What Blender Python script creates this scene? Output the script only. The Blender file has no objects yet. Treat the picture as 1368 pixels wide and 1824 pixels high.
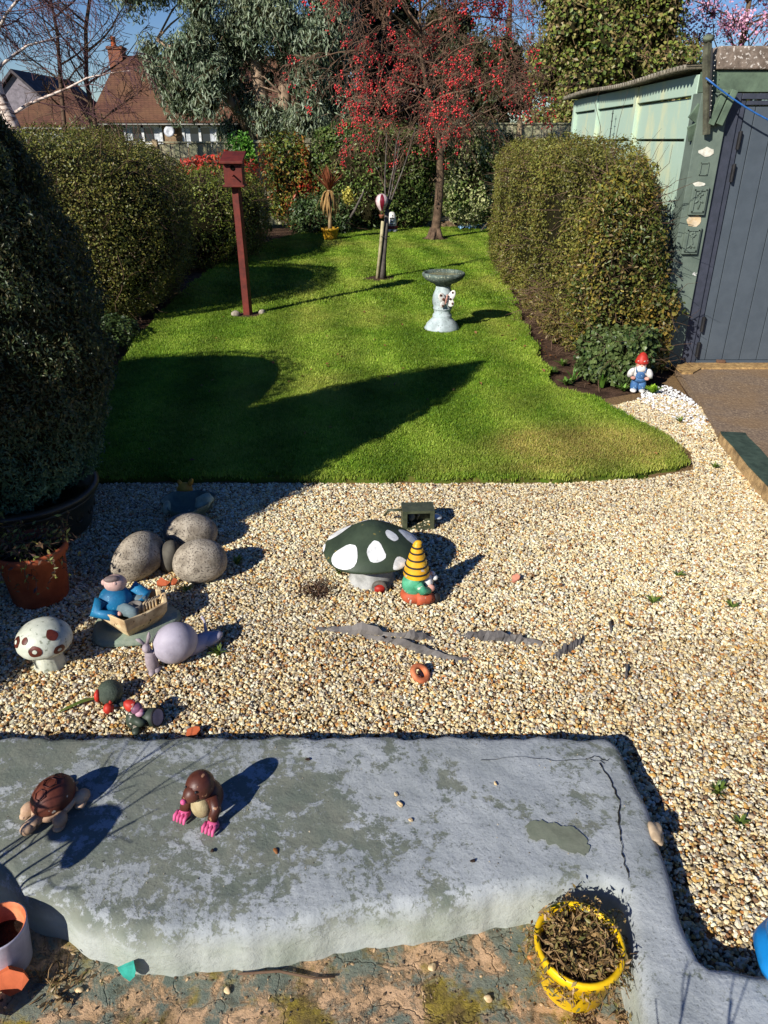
import bpy, bmesh, math, random
import numpy as np
from mathutils import Vector, Matrix, Euler
random.seed(7)
RNG = np.random.default_rng(11)
PI = math.pi
SC = bpy.context.scene
COL = SC.collection

# ------------------------------------------------------------------ camera, sky, sun, exposure
cam = bpy.data.cameras.new('camera'); camo = bpy.data.objects.new('camera', cam); COL.objects.link(camo)
cam.sensor_fit = 'VERTICAL'; cam.sensor_height = 36.0; cam.lens = 36.0 * 1300 / 1824
camo.location = (0, 0, 1.8); camo.rotation_euler = (math.radians(90 - 26.99), 0, 0)
cam.clip_start = 0.05; cam.clip_end = 3000
SC.camera = camo
SUN_EL = math.radians(30.0); SUN_AZ = math.radians(221.5)
w = bpy.data.worlds.new('World'); SC.world = w; w.use_nodes = True
wn = w.node_tree.nodes; wl = w.node_tree.links; wn.clear()
sky = wn.new('ShaderNodeTexSky'); sky.sky_type = 'NISHITA'; sky.sun_disc = False
sky.sun_elevation = SUN_EL; sky.sun_rotation = SUN_AZ
sky.air_density = 1.0; sky.dust_density = 0.0; sky.ozone_density = 5.0
bg = wn.new('ShaderNodeBackground'); bg.inputs['Strength'].default_value = 0.07
wo = wn.new('ShaderNodeOutputWorld'); hs = wn.new('ShaderNodeHueSaturation'); hs.inputs['Hue'].default_value = 0.518; hs.inputs['Saturation'].default_value = 1.2; wl.new(sky.outputs[0], hs.inputs['Color']); wl.new(hs.outputs[0], bg.inputs[0]); wl.new(bg.outputs[0], wo.inputs[0])
sl = bpy.data.lights.new('sun', 'SUN'); sl.energy = 5.0; sl.angle = math.radians(0.5); sl.color = (1.0, 0.96, 0.89)
so = bpy.data.objects.new('sun', sl); COL.objects.link(so); so.location = (-8, -8, 10)
sd = Vector((-math.sin(SUN_AZ) * math.cos(SUN_EL), -math.cos(SUN_AZ) * math.cos(SUN_EL), -math.sin(SUN_EL)))
so.rotation_euler = sd.to_track_quat('-Z', 'Y').to_euler()
SC.view_settings.view_transform = 'Standard'; SC.view_settings.look = 'None'
SC.view_settings.exposure = 0.4; SC.view_settings.gamma = 1.0
SC.cycles.max_bounces = 6; SC.cycles.diffuse_bounces = 3; SC.cycles.glossy_bounces = 2; SC.cycles.transmission_bounces = 4

# ------------------------------------------------------------------ helpers
def lin(r, g, b):
    f = lambda c: (c / 255 / 12.92) if c / 255 <= 0.04045 else ((c / 255 + 0.055) / 1.055) ** 2.4
    return (f(r), f(g), f(b), 1.0)

class NT:
    def __init__(s, name):
        s.m = bpy.data.materials.new(name); s.m.use_nodes = True
        s.n = s.m.node_tree.nodes; s.l = s.m.node_tree.links
        s.b = s.n['Principled BSDF']
    def new(s, t, **k):
        n = s.n.new(t)
        for a, v in k.items(): setattr(n, a, v)
        return n
    def set(s, sock, v):
        if isinstance(v, bpy.types.NodeSocket): s.l.new(v, sock)
        else: sock.default_value = v
    def coord(s, obj=True):
        if not hasattr(s, 'tc'): s.tc = s.new('ShaderNodeTexCoord')
        return s.tc.outputs['Object' if obj else 'Generated']
    def noise(s, scale, detail=4, rough=0.55, dist=0.0, vec=None, col=False):
        n = s.new('ShaderNodeTexNoise'); n.inputs['Scale'].default_value = scale
        n.inputs['Detail'].default_value = detail; n.inputs['Roughness'].default_value = rough
        n.inputs['Distortion'].default_value = dist
        s.l.new(vec if vec is not None else s.coord(), n.inputs['Vector'])
        return n.outputs['Color' if col else 'Fac']
    def ramp(s, fac, pts):
        r = s.new('ShaderNodeValToRGB'); e = r.color_ramp.elements
        while len(e) < len(pts): e.new(0.5)
        for i, (p, c) in enumerate(pts):
            e[i].position = p
            e[i].color = c if hasattr(c, '__len__') else (c, c, c, 1)
        s.l.new(fac, r.inputs[0]); return r.outputs[0]
    def mix(s, f, a, b, mode='MIX'):
        m = s.new('ShaderNodeMix', data_type='RGBA', blend_type=mode)
        s.set(m.inputs[0], f); s.set(m.inputs[6], a); s.set(m.inputs[7], b); return m.outputs[2]
    def math(s, op, a, b=0.0):
        m = s.new('ShaderNodeMath', operation=op); s.set(m.inputs[0], a); s.set(m.inputs[1], b); return m.outputs[0]
    def mapping(s, scale=(1, 1, 1), rot=(0, 0, 0), vec=None):
        m = s.new('ShaderNodeMapping'); m.inputs['Scale'].default_value = scale; m.inputs['Rotation'].default_value = rot
        s.l.new(vec if vec is not None else s.coord(), m.inputs['Vector']); return m.outputs[0]
    def bump(s, h, strength=0.3, dist=0.01):
        b = s.new('ShaderNodeBump'); b.inputs['Strength'].default_value = strength; b.inputs['Distance'].default_value = dist
        s.l.new(h, b.inputs['Height']); s.l.new(b.outputs[0], s.b.inputs['Normal'])
    def done(s, col, rough=0.7, spec=0.3):
        s.set(s.b.inputs['Base Color'], col); s.set(s.b.inputs['Roughness'], rough)
        s.b.inputs['Specular IOR Level'].default_value = spec
        return s.m

MC = {}
def paint(name, c, c2=None, scale=25, rough=0.6, spec=0.3, bump=0.15, bd=0.003, speck=None, speck_scale=120, lo=0.4, hi=0.62, speck_t=0.68, dirt=0.62):
    """weathered painted / stony surface: two tones by noise, optional specks"""
    if name in MC: return MC[name]
    t = NT(name); c = lin(*c); c2 = lin(*c2) if c2 else tuple(x * 0.72 for x in c[:3]) + (1,)
    f = t.ramp(t.noise(scale, 6, 0.65), [(lo, 0), (hi, 1)])
    col = t.mix(f, c, c2)
    if speck:
        sp = t.ramp(t.noise(speck_scale, 2, 0.5), [(speck_t, 0), (speck_t + 0.04, 1)])
        col = t.mix(sp, col, lin(*speck))
    dirt_ = t.ramp(t.noise(scale * .35 + 3, 6, .7, .4), [(.42, 1.0), (.68, dirt)])
    col = t.mix(1.0, col, dirt_, 'MULTIPLY')
    t.bump(t.noise(scale * 5, 5, 0.7), bump, bd)
    MC[name] = t.done(col, rough, spec); return MC[name]

def leafmat(name, trans=0.25, rough=0.45, spec=0.35, inst=False):
    if name in MC: return MC[name]
    t = NT(name)
    a = t.new('ShaderNodeAttribute', attribute_name='Col'); a.attribute_type = 'INSTANCER' if inst else 'GEOMETRY'
    t.done(a.outputs['Color'], rough, spec)
    if trans > 0:
        tr = t.new('ShaderNodeBsdfTranslucent'); t.l.new(a.outputs['Color'], tr.inputs['Color'])
        ms = t.new('ShaderNodeMixShader'); ms.inputs[0].default_value = trans
        t.l.new(t.b.outputs[0], ms.inputs[1]); t.l.new(tr.outputs[0], ms.inputs[2])
        t.l.new(ms.outputs[0], t.n['Material Output'].inputs['Surface'])
    MC[name] = t.m; return t.m

def link(o, parent=None):
    COL.objects.link(o)
    if parent is not None: o.parent = parent
    return o
def tag(o, label, cat, group=None):
    o['label'] = label; o['category'] = cat
    if group: o['group'] = group
    return o
def thing(name, label, cat, loc=(0, 0, 0), rz=0.0, group=None, scale=1.0):
    o = bpy.data.objects.new(name, None); o.empty_display_size = 0.05; link(o)
    o.location = loc; o.rotation_euler = (0, 0, rz); o.scale = (scale,) * 3
    return tag(o, label, cat, group)

class MB:
    """collects shapes into one mesh"""
    def __init__(s): s.v = []; s.f = []
    def add(s, v, f, M=None):
        b = len(s.v)
        if M is not None: v = [tuple(M @ Vector(p)) for p in v]
        s.v += [tuple(p) for p in v]; s.f += [tuple(i + b for i in q) for q in f]; return s
    def box(s, c, d, rz=0, M=None):
        x, y, z = d[0] / 2, d[1] / 2, d[2] / 2
        v = [(-x, -y, -z), (x, -y, -z), (x, y, -z), (-x, y, -z), (-x, -y, z), (x, -y, z), (x, y, z), (-x, y, z)]
        f = [(0, 3, 2, 1), (4, 5, 6, 7), (0, 1, 5, 4), (1, 2, 6, 5), (2, 3, 7, 6), (3, 0, 4, 7)]
        T = Matrix.Translation(c) @ (M if M is not None else Matrix.Rotation(rz, 4, 'Z'))
        return s.add(v, f, T)
    def ell(s, c, r, rot=(0, 0, 0), nu=20, nv=12, fn=None):
        v = []; f = []
        R = Matrix.Translation(c) @ Euler(rot).to_matrix().to_4x4()
        for j in range(nv + 1):
            ph = PI * j / nv
            for i in range(nu):
                a = 2 * PI * i / nu
                p = Vector((math.sin(ph) * math.cos(a), math.sin(ph) * math.sin(a), math.cos(ph)))
                k = fn(p) if fn else 1.0
                v.append((p.x * r[0] * k, p.y * r[1] * k, p.z * r[2] * k))
        for j in range(nv):
            for i in range(nu):
                q = [j * nu + i, (j + 1) * nu + i, (j + 1) * nu + (i + 1) % nu, j * nu + (i + 1) % nu]
                f.append(q)
        return s.add(v, f, R)
    def lathe(s, prof, n=32, M=None, fn=None, close=False):
        v = []; f = []
        for k, (r, z) in enumerate(prof):
            for i in range(n):
                a = 2 * PI * i / n
                m = fn(a, z) if fn else 1.0
                v.append((r * m * math.cos(a), r * m * math.sin(a), z))
        for k in range(len(prof) - 1):
            for i in range(n):
                f.append((k * n + i, k * n + (i + 1) % n, (k + 1) * n + (i + 1) % n, (k + 1) * n + i))
        if close:
            f.append(tuple(range(n - 1, -1, -1))); f.append(tuple((len(prof) - 1) * n + i for i in range(n)))
        return s.add(v, f, M)
    def tube(s, pts, rad, n=6, cap=True):
        pts = [Vector(p) for p in pts]
        if not hasattr(rad, '__len__'): rad = [rad] * len(pts)
        v = []; f = []; up = Vector((0.31, 0.17, 0.93))
        for k, p in enumerate(pts):
            d = (pts[min(k + 1, len(pts) - 1)] - pts[max(k - 1, 0)])
            if d.length < 1e-9: d = Vector((0, 0, 1))
            d.normalize(); x = d.cross(up)
            if x.length < 1e-3: x = d.cross(Vector((1, 0, 0)))
            x.normalize(); y = d.cross(x)
            for i in range(n):
                a = 2 * PI * i / n; v.append(p + (x * math.cos(a) + y * math.sin(a)) * rad[k])
        for k in range(len(pts) - 1):
            for i in range(n):
                f.append((k * n + i, k * n + (i + 1) % n, (k + 1) * n + (i + 1) % n, (k + 1) * n + i))
        if cap:
            f.append(tuple(range(n - 1, -1, -1))); f.append(tuple((len(pts) - 1) * n + i for i in range(n)))
        return s.add(v, f)
    def prism(s, poly, z0, z1, inset=0.0):
        n = len(poly); cx = sum(p[0] for p in poly) / n; cy = sum(p[1] for p in poly) / n
        k = 1 - inset
        v = [(cx + (x - cx) * k, cy + (y - cy) * k, z0) for x, y in poly] + [(x, y, z1) for x, y in poly]
        f = [tuple(range(n - 1, -1, -1)), tuple(range(n, 2 * n))] + [(i, (i + 1) % n, n + (i + 1) % n, n + i) for i in range(n)]
        return s.add(v, f)
    def torus(s, c, R, r, n=28, m=8, M=None, sx=1.0):
        v = []; f = []
        for i in range(n):
            a = 2 * PI * i / n
            for j in range(m):
                b = 2 * PI * j / m
                v.append(((R + r * math.cos(b)) * math.cos(a) * sx, (R + r * math.cos(b)) * math.sin(a), r * math.sin(b)))
        for i in range(n):
            for j in range(m):
                f.append((i * m + j, ((i + 1) % n) * m + j, ((i + 1) % n) * m + (j + 1) % m, i * m + (j + 1) % m))
        T = Matrix.Translation(c) @ (M if M is not None else Matrix.Identity(4))
        return s.add(v, f, T)
    def build(s, name, mat, parent=None, smooth=True, bevel=0.0, loc=None):
        me = bpy.data.meshes.new(name); me.from_pydata(s.v, [], s.f); me.update()
        bm = bmesh.new(); bm.from_mesh(me); bmesh.ops.recalc_face_normals(bm, faces=bm.faces); bm.to_mesh(me); bm.free()
        me.materials.append(mat)
        if smooth: me.polygons.foreach_set('use_smooth', [True] * len(me.polygons))
        o = bpy.data.objects.new(name, me); link(o, parent)
        if loc: o.location = loc
        if bevel:
            b = o.modifiers.new('bevel', 'BEVEL'); b.width = bevel; b.segments = 2; b.limit_method = 'ANGLE'
        return o
def struct(o): o['kind'] = 'structure'; return o
def stuff(o): o['kind'] = 'stuff'; return o

def fastmesh(name, V, F, mat, parent=None, col=None, smooth=False):
    """V (n,3), F (m,k) arrays"""
    me = bpy.data.meshes.new(name); n = len(V); m, k = F.shape
    me.vertices.add(n); me.vertices.foreach_set('co', V.astype(np.float32).ravel())
    me.loops.add(m * k); me.loops.foreach_set('vertex_index', F.astype(np.int32).ravel())
    me.polygons.add(m); me.polygons.foreach_set('loop_start', np.arange(0, m * k, k, dtype=np.int32))
    if smooth: me.polygons.foreach_set('use_smooth', np.ones(m, dtype=bool))
    me.update(calc_edges=True)
    if col is not None:
        a = me.color_attributes.new('Col', 'FLOAT_COLOR', 'POINT')
        c4 = np.ones((n, 4), dtype=np.float32); c4[:, :3] = col; a.data.foreach_set('color', c4.ravel())
    me.materials.append(mat)
    return link(bpy.data.objects.new(name, me), parent)

def unit(a): return a / np.maximum(np.linalg.norm(a, axis=1, keepdims=True), 1e-9)
def snoise(P, f, seed=0, octv=3):
    """cheap smooth pseudo noise, about -1..1"""
    r = np.random.default_rng(seed); out = np.zeros(len(P)); amp = 1.0; tot = 0
    for o in range(octv):
        for k in range(4):
            d = r.normal(size=3); d /= np.linalg.norm(d)
            out += amp * np.sin((P @ d) * f * (2 ** o) * r.uniform(0.7, 1.3) * 2 * PI + r.uniform(0, 6.28)) / 2
        tot += amp; amp *= 0.55
    return np.clip(out / tot, -1.3, 1.3)
def palette(cols, n, P=None, f=0.8, seed=3, spread=0.8, var=0.25):
    c = np.array([lin(*x)[:3] for x in cols]); K = len(c)
    u = RNG.random(n)
    if P is not None: u = np.clip(0.5 + 0.5 * snoise(P, f, seed) * spread + (u - 0.5) * (1.25 - 0.5 * spread), 0, 0.999)
    idx = u * (K - 1); i = np.floor(idx).astype(int); t = (idx - i)[:, None]
    out = c[i] * (1 - t) + c[np.minimum(i + 1, K - 1)] * t
    return out * (1 + var * (RNG.random((n, 1)) * 2 - 1))
def leaves(name, P, N, L, W, col, mat, parent=None, up=None, fold=0.15, tilt=0.6):
    """folded diamond leaves at P facing roughly N"""
    n = len(P)
    nn = unit(N + RNG.normal(size=(n, 3)) * tilt)
    t = RNG.normal(size=(n, 3))
    if up is not None: t = t * 0.5 + np.array(up)
    t = unit(t - nn * np.sum(t * nn, axis=1, keepdims=True)); b = np.cross(nn, t)
    L = (L * (0.65 + 0.7 * RNG.random(n)))[:, None]; Wd = L * W
    V = np.empty((n, 4, 3))
    V[:, 0] = P - t * L / 2; V[:, 2] = P + t * L / 2 - nn * L * 0.1
    V[:, 1] = P + b * Wd / 2 + nn * Wd * fold; V[:, 3] = P - b * Wd / 2 + nn * Wd * fold
    i = np.arange(n)[:, None] * 4
    F = np.concatenate([i + np.array([[0, 1, 2]]), i + np.array([[0, 2, 3]])])
    return fastmesh(name, V.reshape(-1, 3), F, mat, parent, np.repeat(col, 4, axis=0))

def roundbox(n, r, p=4.0, bottom=True):
    """points and normals on a rounded box of half sizes r, area weighted"""
    rx, ry, rz = r; A = np.array([ry * rz, ry * rz, rx * rz, rx * rz, rx * ry, rx * ry * (1 if bottom else 0)])
    k = RNG.choice(6, n, p=A / A.sum()); u = RNG.uniform(-1, 1, (n, 3)); ax = k // 2; sg = np.where(k % 2 == 0, 1.0, -1.0)
    u[np.arange(n), ax] = sg
    s = (np.abs(u) ** p).sum(1) ** (-1 / p); u *= s[:, None]
    N = np.sign(u) * np.abs(u) ** (p - 1) / np.array(r)
    return u * np.array(r), unit(N)
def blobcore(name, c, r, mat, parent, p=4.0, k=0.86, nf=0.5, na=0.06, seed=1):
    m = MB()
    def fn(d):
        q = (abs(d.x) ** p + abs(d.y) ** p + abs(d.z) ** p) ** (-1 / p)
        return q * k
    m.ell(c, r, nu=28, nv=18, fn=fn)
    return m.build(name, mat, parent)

# scatter as geometry-node instances (only for what nobody could count)
def scatter(name, P, rot, scl, idx, col, variants, mat_obj=None, parent=None):
    vc = bpy.data.collections.new(name + '_variants')
    for v in variants: vc.objects.link(v)
    me = bpy.data.meshes.new(name); me.vertices.add(len(P)); me.vertices.foreach_set('co', P.astype(np.float32).ravel())
    def attr(nm, ty, data, key):
        a = me.attributes.new(nm, ty, 'POINT'); a.data.foreach_set(key, data.ravel())
    attr('rot', 'FLOAT_VECTOR', rot.astype(np.float32), 'vector'); attr('scl', 'FLOAT_VECTOR', scl.astype(np.float32), 'vector')
    attr('idx', 'INT', idx.astype(np.int32), 'value')
    c4 = np.ones((len(P), 4), dtype=np.float32); c4[:, :3] = col; attr('Col', 'FLOAT_COLOR', c4, 'color')
    o = link(bpy.data.objects.new(name, me), parent)
    g = bpy.data.node_groups.new(name + '_nodes', 'GeometryNodeTree')
    g.interface.new_socket('Geometry', in_out='INPUT', socket_type='NodeSocketGeometry')
    g.interface.new_socket('Geometry', in_out='OUTPUT', socket_type='NodeSocketGeometry')
    gi = g.nodes.new('NodeGroupInput'); go = g.nodes.new('NodeGroupOutput')
    ci = g.nodes.new('GeometryNodeCollectionInfo'); ci.inputs[0].default_value = vc
    ci.inputs['Separate Children'].default_value = True; ci.inputs['Reset Children'].default_value = True
    ip = g.nodes.new('GeometryNodeInstanceOnPoints'); ip.inputs['Pick Instance'].default_value = True
    def na(nm, ty):
        a = g.nodes.new('GeometryNodeInputNamedAttribute'); a.data_type = ty; a.inputs['Name'].default_value = nm; return a.outputs['Attribute']
    er = g.nodes.new('FunctionNodeEulerToRotation'); g.links.new(na('rot', 'FLOAT_VECTOR'), er.inputs[0])
    g.links.new(gi.outputs[0], ip.inputs['Points']); g.links.new(ci.outputs[0], ip.inputs['Instance'])
    g.links.new(er.outputs[0], ip.inputs['Rotation']); g.links.new(na('scl', 'FLOAT_VECTOR'), ip.inputs['Scale'])
    g.links.new(na('idx', 'INT'), ip.inputs['Instance Index']); g.links.new(ip.outputs[0], go.inputs[0])
    md = o.modifiers.new('scatter', 'NODES'); md.node_group = g
    return stuff(o)
def inside(poly, X, Y):
    r = np.zeros(len(X), dtype=bool); n = len(poly)
    for i in range(n):
        x1, y1 = poly[i]; x2, y2 = poly[(i + 1) % n]
        c = ((y1 > Y) != (y2 > Y)) & (X < (x2 - x1) * (Y - y1) / ((y2 - y1) if y2 != y1 else 1e-9) + x1)
        r ^= c
    return r
def sheet(name, poly, z, mat):
    m = MB(); m.add([(x, y, z) for x, y in poly], [tuple(range(len(poly)))])
    o = m.build(name, mat, smooth=False)
    return struct(o)
def smoothpoly(poly, it=2):
    for _ in range(it):
        q = []
        for i in range(len(poly)):
            a = poly[i]; b = poly[(i + 1) % len(poly)]
            q += [(a[0] * .75 + b[0] * .25, a[1] * .75 + b[1] * .25), (a[0] * .25 + b[0] * .75, a[1] * .25 + b[1] * .75)]
        poly = q
    return poly
def edgedist(poly, X, Y):
    d = np.full(len(X), 1e9)
    for i in range(len(poly)):
        x1, y1 = poly[i]; x2, y2 = poly[(i + 1) % len(poly)]
        dx, dy = x2 - x1, y2 - y1; L = dx * dx + dy * dy + 1e-12
        t = np.clip(((X - x1) * dx + (Y - y1) * dy) / L, 0, 1)
        d = np.minimum(d, np.hypot(X - x1 - t * dx, Y - y1 - t * dy))
    return d

# ------------------------------------------------------------------ ground layers
soil = paint('soil', (96, 74, 58), (62, 46, 36), 9, 0.95, 0.1, 0.8, 0.02, speck=(130, 108, 84), speck_scale=60)
t = NT('earth'); earth = t.done(t.mix(t.ramp(t.noise(3, 5), [(0.4, 0), (0.6, 1)]), lin(82, 76, 44), lin(70, 84, 40)), 0.95, 0.1)
sheet('terrain', [(-900, -60), (900, -60), (900, 1500), (-900, 1500)], -0.09, earth)
sheet('flower_bed_soil', [(-7.5, 3.9), (-1.2, 3.9), (1.2, 4.2), (2.9, 4.8), (2.9, 6.3), (2.9, 13.5), (5.5, 13.5), (5.5, 18.2), (-7.5, 18.2)], -0.03, soil)

# gravel bed base
t = NT('gravel_sand')
gsand = t.done(t.mix(t.ramp(t.noise(140, 3), [(0.4, 0), (0.6, 1)]), lin(140, 112, 76), lin(96, 78, 56)), 0.95, 0.1)
LAWN = [(-2.15, 3.92), (-1.2, 3.93), (0.0, 3.95), (1.05, 3.93), (1.6, 4.02), (1.86, 4.14), (1.95, 4.40), (1.86, 4.80), (1.70, 5.20), (1.62, 5.50), (1.37, 5.72),
        (1.38, 6.1), (1.43, 6.64), (1.48, 7.5), (1.54, 8.59), (1.68, 10.5), (1.80, 12.48), (2.05, 12.85), (3.0, 13.2), (4.2, 14.5), (4.4, 17.8), (2.6, 18.1), (1.0, 17.6),
        (-0.4, 17.2), (-1.5, 17.1), (-2.2, 15.6), (-2.5, 13.5), (-2.65, 11.9), (-2.62, 9.5), (-2.5, 7.5), (-2.3, 6.0), (-2.2, 5.0)]
GRAVEL = [(-3.2, 1.6), (0.70, 1.6), (0.75, 1.0), (3.2, 0.95), (2.18, 3.5), (2.24, 4.6), (2.52, 6.2), (2.2, 5.75), (1.9, 5.6), (1.6, 5.45), (1.6, 3.95), (-3.2, 4.0)]
sheet('gravel_bed', GRAVEL, -0.012, gsand)

def densify0(poly, step):
    q = []
    for i in range(len(poly)):
        (x1, y1), (x2, y2) = poly[i], poly[(i + 1) % len(poly)]; k = max(1, int(math.hypot(x2 - x1, y2 - y1) / step))
        for j in range(k): q.append((x1 + (x2 - x1) * j / k, y1 + (y2 - y1) * j / k))
    return q
# lawn sheet with grass blades
t = NT('turf')
turf = t.done(t.mix(t.ramp(t.noise(30, 4), [(0.4, 0), (0.65, 1)]), lin(74, 98, 26), lin(96, 92, 44)), 0.95, 0.1)
LP = smoothpoly(LAWN, 1)
LP = [(x + .025 * math.sin(x * 19 + y * 7) + .015 * math.sin(x * 43 + y * 31), y + .025 * math.sin(x * 17 - y * 5) + .015 * math.sin(x * 47)) for x, y in densify0(LP, .12)]
m = MB(); n = len(LP)
m.add([(x, y, 0.022) for x, y in LP] + [(x, y, -0.05) for x, y in LP], [tuple(range(n))] + [(i, (i + 1) % n, n + (i + 1) % n, n + i) for i in range(n)])
struct(m.build('lawn', turf, smooth=False))

def blade_tuft(seed, nb, h, spread):
    r = random.Random(seed); m = MB()
    for i in range(nb):
        a = r.uniform(0, 6.28); x = r.gauss(0, spread); y = r.gauss(0, spread); hh = h * r.uniform(0.5, 1.1); lean = r.uniform(0.1, 0.9) * hh
        dx, dy = math.cos(a), math.sin(a); wdt = r.uniform(0.0016, 0.003)
        px, py = -dy * wdt, dx * wdt
        m.add([(x - px, y - py, 0), (x + px, y + py, 0), (x + dx * lean * .35 + px * .8, y + dy * lean * .35 + py * .8, hh * .62), (x + dx * lean * .35 - px * .8, y + dy * lean * .35 - py * .8, hh * .62), (x + dx * lean, y + dy * lean, hh)],
              [(0, 1, 2, 3), (3, 2, 4)])
    me = bpy.data.meshes.new('tuft'); me.from_pydata(m.v, [], m.f); me.materials.append(leafmat('grass_blade', 0.3, 0.5, 0.25, True))
    return bpy.data.objects.new('tuft', me)
def lawn_points(n, y0, y1):
    X = RNG.uniform(-2.8, 4.5, n); Y = RNG.uniform(y0, y1, n)
    k = inside(LP, X, Y); return X[k], Y[k]
xs = []; ys = []; ss = []
for n_, y0, y1, s_ in ((80000, 3.8, 6.0, 1.0), (70000, 6.0, 9.0, 1.2), (60000, 9.0, 18.2, 1.8)):
    X, Y = lawn_points(n_, y0, y1); xs.append(X); ys.append(Y); ss.append(np.full(len(X), s_))
X = np.concatenate(xs); Y = np.concatenate(ys); S = np.concatenate(ss); n = len(X)
P3 = np.stack([X, Y, np.zeros(n)], 1)
ed = edgedist(LP, X, Y)
dry = np.exp(-(((X - 1.25) / 0.55) ** 2 + ((Y - 4.45) / 0.28) ** 2)) * 1.5 + np.exp(-(((X - 0.9) / 0.5) ** 2 + ((Y - 4.05) / 0.1) ** 2)) * 0.6
dry = np.clip(dry + 0.34 * snoise(P3, 0.45, 5) + 0.14 * np.sin((X + .12 * Y) * 2 * PI / 0.66) - .04, 0, 1)
g0 = palette([(94, 130, 31), (118, 150, 40), (138, 164, 51), (160, 178, 71)], n, P3, 0.9, 8, 0.7, 0.22)
gd = palette([(180, 158, 92), (156, 148, 66)], n, var=0.2)
mixf = np.clip(dry * (0.45 + RNG.random(n)), 0, 1)[:, None] * 0.95
gc = (g0 * (1 - mixf) + gd * mixf) * (1 + .2 * np.sin((X + .12 * Y) * 2 * PI / 0.66) + .14 * snoise(P3, 1.7, 15))[:, None]
# bare rings of earth round the stems and the pedestal
bare = (np.hypot(X + 0.06, (Y - 10.9)) < 0.2 + 0.08 * RNG.random(n)) | (np.hypot(X - 0.60, (Y - 7.76)) < 0.2) | (np.hypot(X - 1.03, Y - 15.64) < 0.3) | (np.hypot(X + 1.55, Y - 8.44) < 0.16)
hh = S * (0.75 + 0.5 * RNG.random(n)) * np.where(ed < 0.05, 1.0 + .6 * RNG.random(n), 1.0)
k = ~bare
rot = np.stack([RNG.normal(0, .12, n), RNG.normal(0, .12, n), RNG.uniform(0, 6.28, n)], 1)
scl = np.stack([S * 1.05, S * 1.05, hh], 1)
P3[:, 2] = 0.02
# blades straggling over the edge on to the gravel
gr = scatter('lawn_grass', P3[k], rot[k], scl[k], RNG.integers(0, 5, k.sum()), gc[k], [blade_tuft(s, 13, 0.017, 0.015) for s in range(5)])
gr['label'] = 'short green lawn grass, sunlit with dry yellow patches by the gravel edge'
for (cx, cy, r_) in ((-0.06, 10.9, .26), (0.60, 7.76, .25), (1.03, 15.64, .36), (-1.55, 8.44, .18)):
    struct(MB().lathe([(0.001, 0.034), (r_ * .6, 0.03), (r_, 0.0235)], 20, Matrix.Translation((cx, cy, 0)), lambda a, z: 1 + .12 * math.sin(a * 3 + cx) + .07 * math.sin(a * 7)).build('bare_soil_ring', soil))

# ------------------------------------------------------------------ gravel stones (stuff)
def stone(seed, mat):
    r = random.Random(seed); bm = bmesh.new(); bmesh.ops.create_icosphere(bm, subdivisions=1, radius=0.5)
    for v in bm.verts: v.co *= r.uniform(0.62, 1.2)
    me = bpy.data.meshes.new('stone'); bm.to_mesh(me); bm.free(); me.materials.append(mat)
    return bpy.data.objects.new('stone', me)
t = NT('gravel_stone')
a = t.new('ShaderNodeAttribute', attribute_name='Col'); a.attribute_type = 'INSTANCER'
gc_ = t.mix(t.ramp(t.noise(1.6, 3), [(0.35, 0.78), (0.65, 1.1)]), (0, 0, 0, 1), (0, 0, 0, 1))
mm = t.new('ShaderNodeMix', data_type='RGBA', blend_type='MULTIPLY'); mm.inputs[0].default_value = 1.0
t.l.new(a.outputs['Color'], mm.inputs[6]); t.l.new(t.ramp(t.noise(1.6, 3), [(0.35, 0.75), (0.65, 1.0)]), mm.inputs[7])
gstone = t.done(mm.outputs[2], 0.62, 0.3)
def stones(name, poly, dens, smin, smax, cols, seed, layers=1, wts=None):
    xs_, ys_ = [p[0] for p in poly], [p[1] for p in poly]
    A = (max(xs_) - min(xs_)) * (max(ys_) - min(ys_)); n = int(A * dens)
    X = RNG.uniform(min(xs_), max(xs_), n); Y = RNG.uniform(min(ys_), max(ys_), n)
    k = inside(poly, X, Y)
    # only what the picture could see, plus a margin
    k &= (np.abs(X) < 0.62 * (Y * 0.891 + 0.82) + 0.35)
    X, Y = X[k], Y[k]; n = len(X)
    L = smin + (smax - smin) * RNG.random(n) ** 1.8
    Z = RNG.uniform(-0.006, 0.006, n)
    c = np.array([lin(*x)[:3] for x in cols]); wts = np.array(wts or [1] * len(cols), float); wts /= wts.sum()
    col = c[RNG.choice(len(c), n, p=wts)] * (1 + 0.22 * (RNG.random((n, 1)) * 2 - 1))
    P = np.stack([X, Y, Z], 1)
    patch = snoise(P, 0.55, seed)[:, None]
    col = col * (1 + 0.14 * patch)
    sc_ = np.stack([L, L * RNG.uniform(.6, .95, n), L * RNG.uniform(.35, .7, n)], 1)
    rt = np.stack([RNG.normal(0, .45, n), RNG.normal(0, .45, n), RNG.uniform(0, 6.28, n)], 1)
    return scatter(name, P, rt, sc_, RNG.integers(0, 7, n), np.clip(col, 0, .9), [stone(seed * 10 + i, gstone) for i in range(7)])
GCOL = [(241, 227, 190), (228, 209, 164), (213, 188, 135), (204, 160, 88), (186, 126, 66), (160, 116, 76), (232, 222, 196), (170, 148, 116), (116, 92, 70), (184, 174, 154)]
NEARG = [(0.70, 0.98), (2.6, 0.98), (2.3, 2.4), (-3.2, 2.4), (-3.2, 1.62), (0.72, 1.62)]
FARG = [(-3.2, 2.4), (2.3, 2.4), (2.2, 3.5), (2.26, 4.6), (2.40, 5.3), (2.2, 5.6), (1.72, 5.3), (1.9, 4.8), (1.99, 4.4), (1.9, 4.1), (1.6, 3.98), (1.05, 3.9), (-3.2, 3.9)]
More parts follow.
